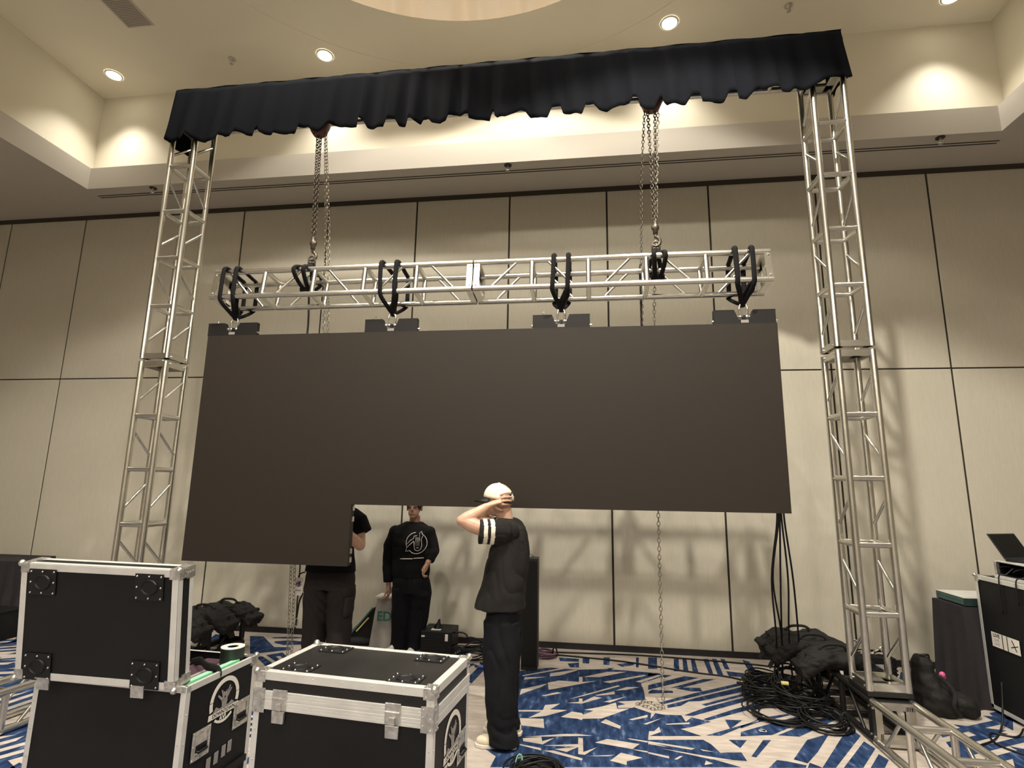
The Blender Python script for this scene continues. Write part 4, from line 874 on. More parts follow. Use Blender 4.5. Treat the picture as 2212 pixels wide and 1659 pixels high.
# cap
cp = MB()
def dome(u, v):
    a = 2*PI*u; ph = v*PI/2; r = math.cos(ph)
    x, y, z = 0.112*r*math.cos(a), 0.092*r*math.sin(a), 0.112*math.sin(ph)
    z += -0.012*r*math.cos(a)*1.0
    return V((HC[0]+x, HC[1]+y, HC[2]+0.012+z))
cp.grid(40, 12, dome, closed_u=True); cp.sph((HC[0], HC[1], HC[2]+0.124), (0.009, 0.009, 0.005), 10, 6)
co = cp.build('cap', M['cap'], mn, smooth=True, fix=False, label='cream baseball cap'); s_ = co.modifiers.new('t', 'SOLIDIFY'); s_.thickness = 0.003; s_.offset = 1
bk = MB(); bk.tube([V((HC[0]+0.1115*math.cos(a)*math.cos(e_), HC[1]+0.0935*math.sin(a)*math.cos(e_), HC[2]+0.012+0.113*math.sin(e_)-0.010*math.cos(a))) for a, e_ in [(-0.75+1.3*k/10, 0.10+0.42*math.sin(PI*k/10)) for k in range(11)]], 0.0075, 8)
bk.build('cap_opening_edge', M['black'], co, smooth=True)
br = MB()
def brim(u, v, top):
    a = PI+(u-0.5)*2.0; r0 = 0.105; ext = 0.078*v*math.cos((u-0.5)*2.6)
    return V((HC[0]+(r0+ext)*math.cos(a)*1.0, HC[1]+(0.090+ext*0.6)*math.sin(a), HC[2]+0.022+top-0.030*v-0.010*(2*u-1)**2))
br.grid(17, 6, lambda u, v: brim(u, v, 0.002)).grid(17, 6, lambda u, v: brim(u, v, -0.002))
bo = br.build('brim', M['black'], co, smooth=True, fix=False, label='dark visor'); s_ = bo.modifiers.new('t', 'SOLIDIFY'); s_.thickness = 0.003
# T-shirt
b = MB(); 
rings(b, [(2.838, YM, 0.880, 0.184, 0.216), (2.842, YM, 0.93, 0.178, 0.212), (2.860, YM, 1.03, 0.162, 0.205), (2.880, YM, 1.14, 0.155, 0.200), (2.900, YM, 1.26, 0.142, 0.195),
          (2.905, YM, 1.36, 0.128, 0.190), (2.900, YM, 1.43, 0.112, 0.165), (2.888, YM, 1.475, 0.088, 0.115), (2.876, YM, 1.502, 0.070, 0.078)], 32, 2.3)
SL2 = {}
for sd in (-1, 1):
    sh = V((2.905, YM+sd*0.150, 1.415)); en = V((2.712, YM+sd*0.218, 1.418)); SL2[sd] = (sh, en)
    b.tube(smooth_path([sh, sh*0.5+en*0.5+V((0, sd*0.01, -0.002)), en], 4), [0.082, 0.086, 0.087, 0.087, 0.086, 0.085, 0.084, 0.084, 0.084], 18)
    b.sph(sh, (0.085, 0.062, 0.080), 14, 10)
def sleeve_paint(c):
    for sd in (-1, 1):
        sh, en = SL2[sd]; ax = (en-sh); L_ = ax.length; t = (c-sh).dot(ax)/(L_*L_)
        if (c-(sh+ax*min(max(t, 0), 1.1))).length < 0.105 and (c.y-YM)*sd > 0.10:
            if 0.52 < t < 0.66 or 0.76 < t < 0.90: return 1
    return 0
o = fuse(b, 'shirt', M['tee'], mn, 0.0055, 3, paint=sleeve_paint, mats=[M['tee'], M['stripe']], label='washed black T-shirt with two cream sleeve stripes')
def wrinkle(o, amp, sc=(6, 6, 2.2), seed=0.0, folds=()):
    """push the cloth in and out: loose noise plus directed folds (dir, wavelength, amount, zmin, zmax)"""
    me = o.data; vs = [v.co.copy() for v in me.vertices]; ns = [n.vector.copy() for n in me.vertex_normals]; out = []
    for c_, n_ in zip(vs, ns):
        q = V((c_.x*sc[0]+seed, c_.y*sc[1], c_.z*sc[2])); d = amp*(noise.noise(q)+0.5*noise.noise(q*2.3))
        for dr_, wl, am, z0, z1 in folds:
            if z0 < c_.z < z1:
                t = min(1, (c_.z-z0)/0.08, (z1-c_.z)/0.08); ph = c_.dot(V(dr_))/wl+1.6*noise.noise(q*0.8+V((7, 3, 1)))
                d += am*t*(abs(math.sin(ph*PI))**0.7-0.5)*(0.4+0.8*abs(noise.noise(q*0.5+V((1, 9, 4)))))*1.6
        c_ += n_*d; out += [c_.x, c_.y, c_.z]
    me.vertices.foreach_set('co', out); me.update()
wrinkle(o, 0.007, (9, 9, 3.0), 0, [((0.75, 0.3, 0.75), 0.13, 0.007, 0.93, 1.36), ((0.3, 0.2, 1.0), 0.08, 0.004, 1.25, 1.5)])
# inner vest hem and trousers
b = MB(); rings(b, [(2.872, YM, 0.845, 0.125, 0.165), (2.870, YM, 0.93, 0.140, 0.175)], 24); b.build('undershirt_hem', M['cargo'], mn, smooth=True)
b = MB()
rings(b, [(2.862, YM, 0.72, 0.128, 0.180), (2.864, YM, 0.80, 0.130, 0.178), (2.870, YM, 0.90, 0.122, 0.165), (2.872, YM, 0.94, 0.112, 0.150)], 28)
rings(b, [(2.892, -0.455, 0.020, 0.112, 0.098), (2.885, -0.455, 0.07, 0.104, 0.090), (2.866, -0.455, 0.13, 0.094, 0.084), (2.862, -0.455, 0.30, 0.108, 0.092), (2.858, -0.448, 0.60, 0.124, 0.102), (2.862, -0.44, 0.80, 0.125, 0.098)], 24)
rings(b, [(2.885, -0.245, 0.045, 0.100, 0.088), (2.870, -0.245, 0.13, 0.092, 0.084), (2.862, -0.25, 0.30, 0.104, 0.090), (2.858, -0.265, 0.60, 0.120, 0.100), (2.862, -0.28, 0.80, 0.122, 0.095)], 24)
o = fuse(b, 'trousers', M['pants'], mn, 0.0065, 3, label='baggy black trousers pooling over the shoes'); wrinkle(o, 0.010, (6, 6, 4), 3.0, [((0.9, 0.5, 0.12), 0.12, 0.007, 0.22, 0.92), ((0.25, 0.1, 1.0), 0.055, 0.011, 0.03, 0.24)])
def shoe(parent, x, y, fwd, up_m, sole_m, z=0.0, L_=0.29, s=1.0):
    f = V(fwd).normalized(); g = V((-f.y, f.x, 0)); R3 = Matrix((f, g, V((0, 0, 1)))).transposed(); P_ = lambda a, b_, c_: V((x, y, z))+R3@V((a, b_, c_))
    b = MB(); b.sph(P_(0.07, 0, 0.035), (0.080, 0.046, 0.040), 14, 10, R3); b.sph(P_(-0.06, 0, 0.045), (0.070, 0.038, 0.050), 14, 10, R3); b.sph(P_(0.0, 0, 0.050), (0.075, 0.038, 0.045), 14, 10, R3)
    b.tube([P_(-0.05, 0, 0.05), P_(-0.055, 0, 0.095)], [0.042, 0.040], 12)
    o = fuse(b, 'shoe', up_m, parent, 0.005, 3)
    q = MB(); pl = [(-0.132, -0.02), (-0.12, -0.037), (0.0, -0.038), (0.10, -0.050), (0.145, -0.030), (0.156, 0), (0.145, 0.030), (0.10, 0.050), (0.0, 0.038), (-0.12, 0.037), (-0.132, 0.02)]
    q.prism(pl, 0.001, 0.024, lambda u, v, d: P_(u, v, d)); q.build('sole', sole_m, o, bevel=0.004)
shoe(mn, 2.850, -0.455, (-1, -0.05, 0), M['shoe'], M['sole']); shoe(mn, 2.862, -0.235, (-1, 0.15, 0), M['shoe'], M['sole'])

# ---- the person behind the low left corner of the screen
p1 = thing('person', 'person in charcoal cargo trousers mostly hidden behind the low left corner of the screen', 'person', (0, 0, 0))
Y1 = 0.58; X1 = 1.085
b = MB(); P = head(b, (X1, Y1-0.05, 1.69), (0, -1, 0))
b.tube([(X1, Y1, 1.46), (X1, Y1-0.02, 1.60)], [(0.065, 0.065), (0.058, 0.058)], 14)
b.tube([(X1, Y1, 1.46), (X1, Y1, 1.0)], [(0.10, 0.16), (0.11, 0.15)], 14)
def hand(b, wr, d, curl=0.3, side=1, up=V((0, 0, 1)), s=1.0):
    """palm and five fingers leaving the wrist along d"""
    d = V(d).normalized(); u = (V(up)-d*V(up).dot(d)).normalized(); n_ = d.cross(u)*side; wr = V(wr)
    b.tube([wr, wr+d*0.045*s, wr+d*0.085*s], [(0.024*s, 0.024*s)]+[0.030*s, 0.026*s], 10)
    for k in range(4):
        L_ = (0.060, 0.072, 0.068, 0.054)[k]*s; st = wr+d*0.082*s+u*(0.027-0.018*k)*s
        finger(b, [st, st+d*L_*0.45+n_*curl*0.02, st+d*L_*(0.85-0.3*curl)+n_*curl*0.055, st+d*L_*(0.9-0.75*curl)+n_*curl*0.075], 0.0082*s)
    st = wr+d*0.03*s+u*0.026*s; finger(b, [st, st+d*0.03*s+u*0.022*s+n_*0.01, st+d*0.06*s+u*0.016*s+n_*0.03], 0.0095*s)
el1, wr1 = V((1.385, Y1-0.06, 1.185)), V((1.215, Y1-0.30, 1.395))
b.tube(smooth_path([(1.265, Y1, 1.43), (1.345, Y1-0.01, 1.31), el1], 4), [0.058]*5+[0.050]*4, 14); b.sph(el1+V((0.0, 0, -0.008)), 0.050, 12, 8)
b.tube(smooth_path([el1, (el1+wr1)/2+V((0, 0, -0.012)), wr1], 4), [0.047, 0.052, 0.054, 0.053, 0.049, 0.043, 0.037, 0.031, 0.028], 14)
hand(b, wr1, (-0.35, -0.3, 0.6), 0.3)
el2, wr2 = V((0.80, Y1-0.08, 1.16)), V((0.92, Y1-0.32, 1.36))
b.tube([(0.905, Y1, 1.42), (0.83, Y1-0.02, 1.30), el2], [0.056, 0.052, 0.045], 14); b.sph(el2, 0.045, 12, 8); b.tube([el2, (el2+wr2)/2, wr2], [0.045, 0.048, 0.028], 14); hand(b, wr2, (0.3, -0.3, 0.6), 0.3, -1)
for sx in (-1, 1): b.tube([(X1+sx*0.09, Y1, 0.95), (X1+sx*0.105, Y1, 0.5), (X1+sx*0.11, Y1, 0.08)], [0.09, 0.055, 0.04], 12)
b.tube([(X1, Y1, 1.02), (X1, Y1, 0.85)], [(0.11, 0.15), (0.11, 0.15)], 14)
fuse(b, 'body', M['skin'], p1, 0.0055, 3)
for k in (-1, 1): MB().sph(P(0.080, k*0.030, 0.008), 0.010, 10, 8).build('eye', M['eye'], p1, smooth=True)
MB().sph((X1, Y1-0.03, 1.725), (0.086, 0.10, 0.095), 18, 12).build('hair', M['hair'], p1, smooth=True)
b = MB()
rings(b, [(X1, Y1, 0.925, 0.235, 0.150), (X1, Y1, 1.05, 0.215, 0.150), (X1, Y1, 1.2, 0.205, 0.140), (X1, Y1, 1.36, 0.215, 0.130), (X1, Y1, 1.45, 0.190, 0.110), (X1, Y1, 1.515, 0.120, 0.085), (X1, Y1, 1.54, 0.07, 0.07)], 32, 2.3)
for sx in (-1, 1):
    a_, e_ = V((X1+sx*0.165, Y1, 1.44)), (V((1.395, Y1-0.02, 1.285)) if sx > 0 else V((0.815, Y1-0.04, 1.25)))
    b.tube([a_, (a_+e_)/2+V((sx*0.018, 0, 0.025)), e_], [0.078, 0.086, 0.080], 16); b.sph(a_, (0.080, 0.075, 0.070), 12, 8)
o = fuse(b, 'shirt', M['bsweat'], p1, 0.007, 3, label='black short-sleeved shirt'); wrinkle(o, 0.008, (8, 8, 3), 5.0)
b = MB()
rings(b, [(X1+0.005, Y1, 0.78, 0.235, 0.145), (X1+0.005, Y1, 0.88, 0.232, 0.140), (X1, Y1, 0.955, 0.222, 0.132)], 30, 2.3)
for sx in (-1, 1): rings(b, [(X1+sx*0.125+0.02, Y1, 0.04, 0.095, 0.115), (X1+sx*0.125+0.02, Y1, 0.10, 0.090, 0.105), (X1+sx*0.120+0.01, Y1, 0.30, 0.102, 0.110), (X1+sx*0.115+0.01, Y1, 0.52, 0.112, 0.120), (X1+sx*0.118+0.01, Y1, 0.80, 0.120, 0.135)], 22)
o = fuse(b, 'trousers', M['cargo'], p1, 0.007, 3, label='charcoal cargo trousers'); wrinkle(o, 0.010, (7, 7, 3.5), 8.0, [((0.7, 0.3, 0.7), 0.11, 0.008, 0.15, 0.85)])
b = MB(); rings(b, [(X1+0.215, Y1-0.035, 0.555, 0.030, 0.085), (X1+0.220, Y1-0.035, 0.60, 0.036, 0.092), (X1+0.220, Y1-0.035, 0.70, 0.034, 0.090), (X1+0.215, Y1-0.035, 0.715, 0.036, 0.094)], 16)
o = fuse(b, 'cargo_pocket', M['cargo'], p1, 0.006, 2)
for sx in (-1, 1): shoe(p1, X1+sx*0.125+0.02, Y1-0.05, (sx*0.15, -1, 0), M['black'], M['rubber'])
# badge card clipped to the pocket, strap with a steel clip below it
bc = thing('badge_card', 'white badge card with a black round mark hanging from the charcoal trousers', 'badge', (0.828, Y1-0.085, 0.80))
MB().ab((-0.036, -0.0012, -0.082), (0.040, 0.0012, 0.075)).build('card', mat('white_card', (0.74, 0.69, 0.66), 0.5), bc, bevel=0.0)
f2 = lambda u, v, d: V((u, -0.0014-d, v))
def mark(parent, cx, cz, R, f, m, w_=0.06):
    """open ring with a hook-like cup inside, the crew's printed mark"""
    g = MB(); fp = lambda pts: [f(cx+R*u, cz+R*v, 0.0008) for u, v in pts]
    A = [(math.cos(math.radians(a)), math.sin(math.radians(a))) for a in range(200, 88, -7)]
    g.tube(fp(A), R*w_, 6)
    A = [(math.cos(math.radians(a))*1.0, math.sin(math.radians(a))) for a in range(62, -118, -7)]
    g.tube(fp(A+[(-0.60, -0.72), (-1.02, -0.80), (-0.92, -0.42), (-0.25, 0.18)]), R*w_, 6)
    g.tube(fp([(-1.02, -0.22), (-0.65, 0.18), (-0.30, 0.42), (-0.22, 0.66), (0.05, 0.70)]), R*w_, 6)
    g.tube(fp([(-0.22, 0.12), (-0.20, -0.35), (-0.10, -0.66), (0.15, -0.74), (0.42, -0.62), (0.52, -0.25), (0.46, 0.4), (0.62, 0.78), (0.42, 1.12), (0.28, 0.95), (0.33, 0.2)]), R*w_, 6)
    for k in range(4): g.tube(fp([(-0.05+k*0.11, -0.28), (-0.06+k*0.11, 0.55)]), R*w_*0.55, 5)
    g.tube(fp([(0.02, -0.45), (0.24, -0.45)]), R*w_*1.2, 6)
    return g.build('printed_mark', m, parent, smooth=True)
mark(bc, 0.002, 0.020, 0.024, f2, M['black'], 0.10)
b = MB(); b.ab((-0.024, -0.0022, -0.042), (0.028, -0.001, -0.032)); b.ab((-0.022, -0.0022, -0.050), (0.026, -0.0012, -0.0485)); b.ab((-0.022, -0.0022, -0.024), (0.026, -0.0012, -0.0225)); b.build('printed_line', M['greyprint'], bc)
MB().tube(smooth_path([(0.0, 0, 0.075), (-0.004, 0, 0.09), (0.02, 0.0, 0.115), (0.055, 0.0, 0.125)], 4), 0.006, 8).build('clip_strap', M['black'], bc, smooth=True)
ks = thing('key_strap', 'black strap with a bright steel clip hanging beside the charcoal trousers', 'strap', (0.850, Y1-0.085, 0.72))
MB().tube(smooth_path([(0.03, 0, 0.02), (0.0, 0, -0.05), (-0.012, 0, -0.17), (-0.016, 0, -0.26)], 4), (0.0025, 0.008), 8).build('webbing', M['black'], ks, smooth=True)
MB().tube([(-0.012+0.013*math.cos(a), 0, -0.235+0.038*math.sin(a)) for a in [2*PI*k/14 for k in range(14)]], 0.0035, 6, closed=True).build('clip', M['chrome'], ks, smooth=True)

# ---- the person by the wall in the printed sweatshirt
p2 = thing('person', 'person in a black sweatshirt with a white outline print, looking down beside the wall', 'person', (0, 0, 0))
Y2 = 1.46; X2 = 1.575
b = MB(); P = head(b, (X2+0.035, Y2-0.05, 1.485), (0.05, -1, 0), 0.095, 0.074, 0.112)
b.tube([(X2+0.03, Y2, 1.27), (X2+0.035, Y2-0.02, 1.40)], [(0.062, 0.062), (0.056, 0.056)], 14)
b.tube([(X2, Y2, 1.25), (X2, Y2, 0.8)], [(0.09, 0.14), (0.10, 0.13)], 14)
a1, e1, w1 = V((1.385, Y2, 1.225)), V((1.330, Y2+0.01, 0.90)), V((1.352, Y2-0.02, 0.665))
b.tube([a1, e1, w1], [0.045, 0.038, 0.026], 12); hand(b, w1, (0.12, -0.05, -1), 0.75, 1, up=V((0, -1, 0)))
a2, e2, w2 = V((1.765, Y2, 1.225)), V((1.835, Y2-0.01, 1.04)), V((1.800, Y2-0.13, 0.915))
b.tube([a2, e2, w2], [0.045, 0.040, 0.028], 12); hand(b, w2, (-0.35, -0.25, -0.8), 0.75, -1, up=V((0, -1, 0.2)))
for sx in (-1, 1): b.tube([(X2+sx*0.08, Y2, 0.8), (X2+sx*0.08-0.02, Y2, 0.45), (X2+sx*0.085-0.03, Y2, 0.08)], [0.085, 0.052, 0.038], 12)
fuse(b, 'body', M['skin2'], p2, 0.0055, 3)
for k in (-1, 1): MB().sph(P(0.078, k*0.030, 0.008), 0.010, 10, 8).build('eye', M['eye'], p2, smooth=True)
b = MB(); b.sph(P(-0.012, 0, 0.035), (0.088, 0.102, 0.092), 18, 12); o = b.build('hair', M['hair'], p2, smooth=True)
b = MB()
rings(b, [(X2+0.015, Y2, 0.76, 0.195, 0.125), (X2+0.01, Y2, 0.83, 0.205, 0.130), (X2+0.01, Y2, 0.98, 0.205, 0.125), (X2, Y2, 1.12, 0.215, 0.120), (X2, Y2, 1.22, 0.220, 0.112), (X2+0.01, Y2, 1.29, 0.175, 0.095), (X2+0.025, Y2, 1.335, 0.095, 0.078)], 32, 2.3)
for pts, rr in (([a1+V((0.01, 0, 0)), (1.338, Y2, 1.08), e1+V((0, 0, -0.02)), (1.345, Y2-0.01, 0.70)], [0.072, 0.066, 0.060, 0.052]), ([a2, (1.805, Y2, 1.14), e2, (1.812, Y2-0.10, 0.945)], [0.072, 0.064, 0.060, 0.048])):
    b.tube(pts, rr, 16); b.sph(pts[0], (0.078, 0.075, 0.070), 12, 8); b.sph(pts[2], rr[2], 12, 8)
o = fuse(b, 'sweatshirt', M['bsweat'], p2, 0.007, 3, label='black long-sleeved sweatshirt'); wrinkle(o, 0.005, (8, 8, 3), 9.0, [((0.6, 0.2, 0.8), 0.10, 0.005, 0.78, 1.25)])
f3 = lambda u, v, d: V((X2+0.098+u, Y2-0.142-d+0.9*(u+0.09)**2*1.2, 1.125+v))
mark(o, 0.0, 0.0, 0.108, f3, M['white'], 0.034)
g = MB(); g.tube([f3(-0.165, -0.165, 0.004), f3(-0.03, -0.160, 0.002)], 0.0045, 6); g.tube([f3(-0.020, -0.156, 0.002), f3(0.085, -0.150, 0.004)], 0.0040, 6); g.build('printed_line', M['white'], o, smooth=True)
b = MB()
rings(b, [(X2+0.035, Y2, 0.60, 0.205, 0.130), (X2+0.02, Y2, 0.72, 0.200, 0.128), (X2+0.01, Y2, 0.80, 0.180, 0.115)], 30, 2.2)
rings(b, [(X2-0.085, Y2, 0.05, 0.090, 0.105), (X2-0.080, Y2, 0.12, 0.085, 0.095), (X2-0.070, Y2, 0.35, 0.100, 0.105), (X2-0.065, Y2, 0.65, 0.120, 0.125)], 22)
rings(b, [(X2+0.085, Y2, 0.05, 0.085, 0.105), (X2+0.095, Y2, 0.12, 0.082, 0.095), (X2+0.115, Y2, 0.35, 0.100, 0.105), (X2+0.125, Y2, 0.60, 0.115, 0.120)], 22)
o = fuse(b, 'trousers', M['bpants'], p2, 0.007, 3, label='loose black trousers'); wrinkle(o, 0.009, (7, 7, 3.5), 12.0, [((0.8, 0.3, 0.4), 0.11, 0.007, 0.1, 0.8)])
shoe(p2, X2-0.115, Y2-0.06, (-0.5, -1, 0), M['sole'], M['sole']); shoe(p2, X2+0.07, Y2-0.05, (0.2, -1, 0), M['sole'], M['sole'])
# ================================================================ base trusses of the left tower are turned a little
for o in list(COL.objects):
    if o.get('category') == 'truss' and o.name.startswith('base_truss') and o.location.x < 1:
        P0 = V((TX0, 0.157, 0)); o.matrix_world = Matrix.Translation(P0) @ Matrix.Rotation(math.radians(-7), 4, 'Z') @ Matrix.Translation(-P0) @ o.matrix_world
# ================================================================ sandbags over the black base trusses
M['bag'] = mat('black_bag_canvas', (0.010, 0.009, 0.0085), 0.75, spec=0.3, bump=(45, 0.35), var=(8, 0.3))
def sandbag(x, y, yaw, lab, L_=0.62, seed=0, dz=0.0, droop=0.07):
    t = thing('sandbag', lab, 'sandbag', (x, y, 0.300+dz), yaw)
    b = MB(); r = random.Random(seed)
    for sy in (-1, 1):
        pts = [(-L_/2, sy*0.055, 0.055-droop), (-L_/4, sy*0.06, 0.085), (0, sy*0.05, 0.075), (L_/4, sy*0.06, 0.088), (L_/2, sy*0.055, 0.052-droop)]
        b.tube(smooth_path(pts, 4), [0.042, 0.060, 0.068, 0.072, 0.073, 0.071, 0.067, 0.063, 0.060, 0.063, 0.068, 0.072, 0.074, 0.072, 0.068, 0.060, 0.042], 14)
    for k, zz in ((0, 0.100), (1, 0.122)):             # folded-over layers of canvas on top
        w0, x0_, x1_ = 0.12-0.03*k, -L_/2+0.06+0.10*k*(seed % 2), L_/2-0.04-0.08*k
        b.ab((x0_, -w0+0.01*(seed % 3), zz-0.03), (x1_, w0, zz))
    for sx in (-1, 1): b.box((sx*(L_/2-0.005), 0.0, 0.045-droop*0.6), (0.05, 0.20, 0.11), Matrix.Rotation(sx*0.5, 3, 'Y'))
    o = fuse(b, 'bag_body', M['bag'], t, 0.008, 1); wrinkle(o, 0.012, (9, 9, 14), seed*3.1, [((0.2, 1.0, 0.6), 0.05, 0.007, -0.2, 0.3)])
    for s_ in (-1, 1):
        MB().tube(smooth_path([(s_*0.11, -0.08, 0.125), (s_*0.10, -0.03, 0.150), (s_*0.10, 0.04, 0.150), (s_*0.11, 0.09, 0.12)], 4), (0.004, 0.016), 8).build('strap', M['blackcloth'], t, smooth=True)
        f_ = MB(); f_.prism([(0, -0.055), (0, 0.055), (0.085, 0.035), (0.09, -0.045)], 0, 0.006, lambda u, v, d: V((s_*(L_/2-0.02+u*0.6), v, 0.05-droop-u*0.9+d))); f_.build('end_flap', M['bag'], t)
    MB().tube(smooth_path([(-0.12, 0.0, 0.150), (-0.06, 0.0, 0.190), (0.06, 0.0, 0.192), (0.12, 0.0, 0.150)], 4), (0.005, 0.012), 8).build('carry_handle', M['blackcloth'], t, smooth=True)
for args in ((-0.47, 0.62, 0.05, 'black sandbag over the left black truss, nearest to the camera', 0.62, 1), (-0.42, 0.96, -0.06, 'middle black sandbag of three over the left black truss', 0.66, 2), (-0.36, 1.27, -0.10, 'black sandbag at the far end of the left black truss', 0.68, 3),
             (5.46, 0.62, 0.03, 'black sandbag over the right black truss, beside the tower', 0.56, 4), (5.42, 0.93, -0.05, 'middle black sandbag of three over the right black truss', 0.70, 5), (5.40, 1.24, 0.06, 'black sandbag at the far end of the right black truss', 0.66, 6)): sandbag(*args)
# ================================================================ cables on the floor
def coil(x, y, r0, lab, loops=9, m=None, rad=0.0065, seed=0, tilt=0.0, height=0.10, name='cable_coil', tie=True, el=1.0, yaw=0.0):
    r = random.Random(seed); t = thing(name, lab, 'cable', (x, y, 0), yaw); n_ = 22; pts = []
    for k in range(loops*n_+1):
        a = 2*PI*k/n_; l = k/n_; rr = r0*(1+0.16*math.sin(l*2.1+seed)+0.05*math.sin(a*3+l))
        z = rad+height*(0.5+0.5*math.sin(l*1.7+seed*2))*(0.35+0.65*abs(math.sin(a*0.5+l)))+tilt*(1+math.sin(a))*r0
        pts.append(V((rr*math.cos(a)*el+0.15*r0*math.sin(l*1.3), rr*math.sin(a)+0.12*r0*math.cos(l*1.9), max(z, rad))))
    MB().tube(pts, rad, 5).build('cable_loops', m or M['rubber'], t, smooth=True)
    c_ = MB(); e_ = pts[-1]; c_.cyl(e_, e_+V((0.02, 0.05, 0.0)), rad*1.9, 8); c_.build('plug', M['black'], t)
    if tie: MB().tube([V((r0*el*1.02+0.022*math.cos(a), 0.0, 0.05+0.045*math.sin(a))) for a in [2*PI*k/10 for k in range(10)]], (0.003, 0.009), 6, closed=True).build('tie', M['blackcloth'], t, smooth=True)
    return t
coil(4.93, 0.42, 0.20, 'loose coil of black cable, nearest the camera in the pile left of the right tower', 8, seed=1, height=0.05)
coil(5.18, 0.62, 0.19, 'black cable coil in the pile right against the black base truss', 14, seed=2, height=0.15)
coil(4.98, 0.80, 0.19, 'black cable coil at the left side of the pile by the right tower', 14, seed=3, height=0.14)
coil(5.22, 0.30, 0.15, 'small black cable coil lying in front of the black base truss', 9, seed=4, height=0.08)
coil(5.08, 1.10, 0.20, 'black cable coil at the far side of the pile by the right tower', 10, seed=5, height=0.10)
coil(5.20, 0.78, 0.15, 'black cable coil standing tilted on top of the pile', 6, seed=6, height=0.10, tilt=0.65)
coil(3.14, -0.80, 0.150, 'neat black cable coil on the carpet at the bottom edge of the picture', 12, seed=7, height=0.045, el=1.0, tie=False)
c = [o for o in COL.objects if o.name.startswith('cable_coil')][-1]
M['mint'] = mat('mint_tape', (0.30, 0.62, 0.52), 0.6)
MB().tube([V((-0.115+0.030*math.cos(a)*0.5, 0.085+0.02*math.cos(a), 0.035+0.042*math.sin(a))) for a in [2*PI*k/12 for k in range(12)]], (0.003, 0.013), 6, closed=True).build('mint_tie', M['mint'], c, smooth=True, label='mint green tape')
coil(3.03, 1.60, 0.09, 'dusty purple cable coil on the carpet behind the black column', 9, m=mat('purple_cable', (0.17, 0.09, 0.13), 0.6), seed=8, height=0.05)
coil(2.30, 1.45, 0.17, 'tangle of black cable on the carpet behind the closed flight case', 9, seed=9, height=0.12)
r = random.Random(5)
labs = ['thin black cable running along the foot of the back wall', 'black cable crossing the carpet from the wall to the pile by the right tower', 'black cable looping from the black box towards the column',
        'black cable leading from the pile of coils to the right tower']
paths = [[(2.2, 1.78, 0.008), (3.0, 1.74, 0.008), (3.9, 1.80, 0.008), (4.6, 1.76, 0.008), (5.1, 1.70, 0.008), (5.5, 1.60, 0.008)],
         [(3.1, 1.66, 0.008), (3.8, 1.56, 0.008), (4.4, 1.36, 0.008), (4.8, 1.25, 0.008), (5.0, 1.0, 0.02)],
         [(2.08, 1.45, 0.10), (2.25, 1.40, 0.20), (2.4, 1.45, 0.14), (2.55, 1.5, 0.01), (2.8, 1.6, 0.008)],
         [(5.0, 0.9, 0.1), (5.2, 1.0, 0.2), (5.35, 1.05, 0.12), (5.5, 1.6, 0.01), (5.9, 1.7, 0.008)]]
for p_, l_ in zip(paths, labs): cable(p_, 0.0075, l_)
M['plainyellow'] = mat('yellow_plug', (0.80, 0.70, 0.25), 0.4); M['blueplug'] = mat('blue_plug', (0.09, 0.16, 0.62), 0.4)  # both are plain base colours
def plug(p, m, lab):
    t = thing('power_plug', lab, 'plug', p); MB().cyl((0, 0, 0.016), (0.055, -0.01, 0.016), 0.015, 12).build('plug_body', m, t, bevel=0.002)
    MB().cyl((-0.035, 0.005, 0.014), (0.0, 0, 0.016), 0.009, 8).build('cable_boot', M['rubber'], t)
plug((4.83, 1.10, 0.0), M['plainyellow'], 'small yellow cable plug on the carpet at the left of the cable pile'); plug((5.03, 0.62, 0.165), M['plainyellow'], 'small yellow cable plug on top of the cable pile')
plug((2.41, 1.12, 0.0), M['blueplug'], 'blue cable plug on the carpet beside the legs of the capped person'); plug((2.44, 1.22, 0.0), M['blueplug'], 'blue cable plug a little farther back than its neighbour')
# ================================================================ black column, box, tapered stand, bag by the wall
sp = thing('column_speaker', 'tall narrow black column standing behind the capped person', 'speaker', (2.905, 1.22, 0))
MB().ab((-0.085, -0.085, 0.0), (0.075, 0.085, 1.03)).build('cabinet', mat('column_black', (0.013, 0.012, 0.014), 0.6, bump=(120, 0.2)), sp, bevel=0.006)
MB().ab((-0.078, -0.089, 0.03), (0.068, -0.085, 1.0)).build('front_grille', M['black'], sp)
c_ = MB(); c_.tube(smooth_path([(-0.03, -0.02, 1.03), (-0.03, -0.02, 1.06), (0.0, -0.01, 1.06), (0.03, 0, 1.035)], 4), 0.006, 6); c_.build('top_cable', M['greyprint'], sp, smooth=True)
am = thing('amplifier_box', 'squat black equipment box on the carpet against the back wall', 'equipment', (1.915, 1.52, 0))
MB().ab((-0.165, -0.15, 0.012), (0.165, 0.16, 0.25)).build('housing', M['black'], am, bevel=0.008)
x = MB()
for k in range(8): x.ab((-0.15, -0.1535, 0.03+k*0.022), (0.15, -0.150, 0.040+k*0.022))
x.build('vent_fins', M['screenframe'], am)
MB().ab((0.095, -0.156, 0.16), (0.125, -0.150, 0.225)).build('front_sticker', M['white'], am); MB().ab((-0.155, -0.156, 0.19), (-0.12, -0.150, 0.205)).build('badge_strip', M['white'], am)
for sx in (-1, 1): MB().ab((sx*0.12-0.02, -0.12, 0.0), (sx*0.12+0.02, -0.08, 0.012)).build('foot', M['rubber'], am)
c_ = MB(); c_.tube(smooth_path([(0.165, -0.05, 0.22), (0.25, -0.05, 0.225), (0.30, -0.05, 0.20), (0.31, -0.05, 0.16)], 4), 0.008, 8); c_.build('side_handle', M['black'], am, smooth=True)
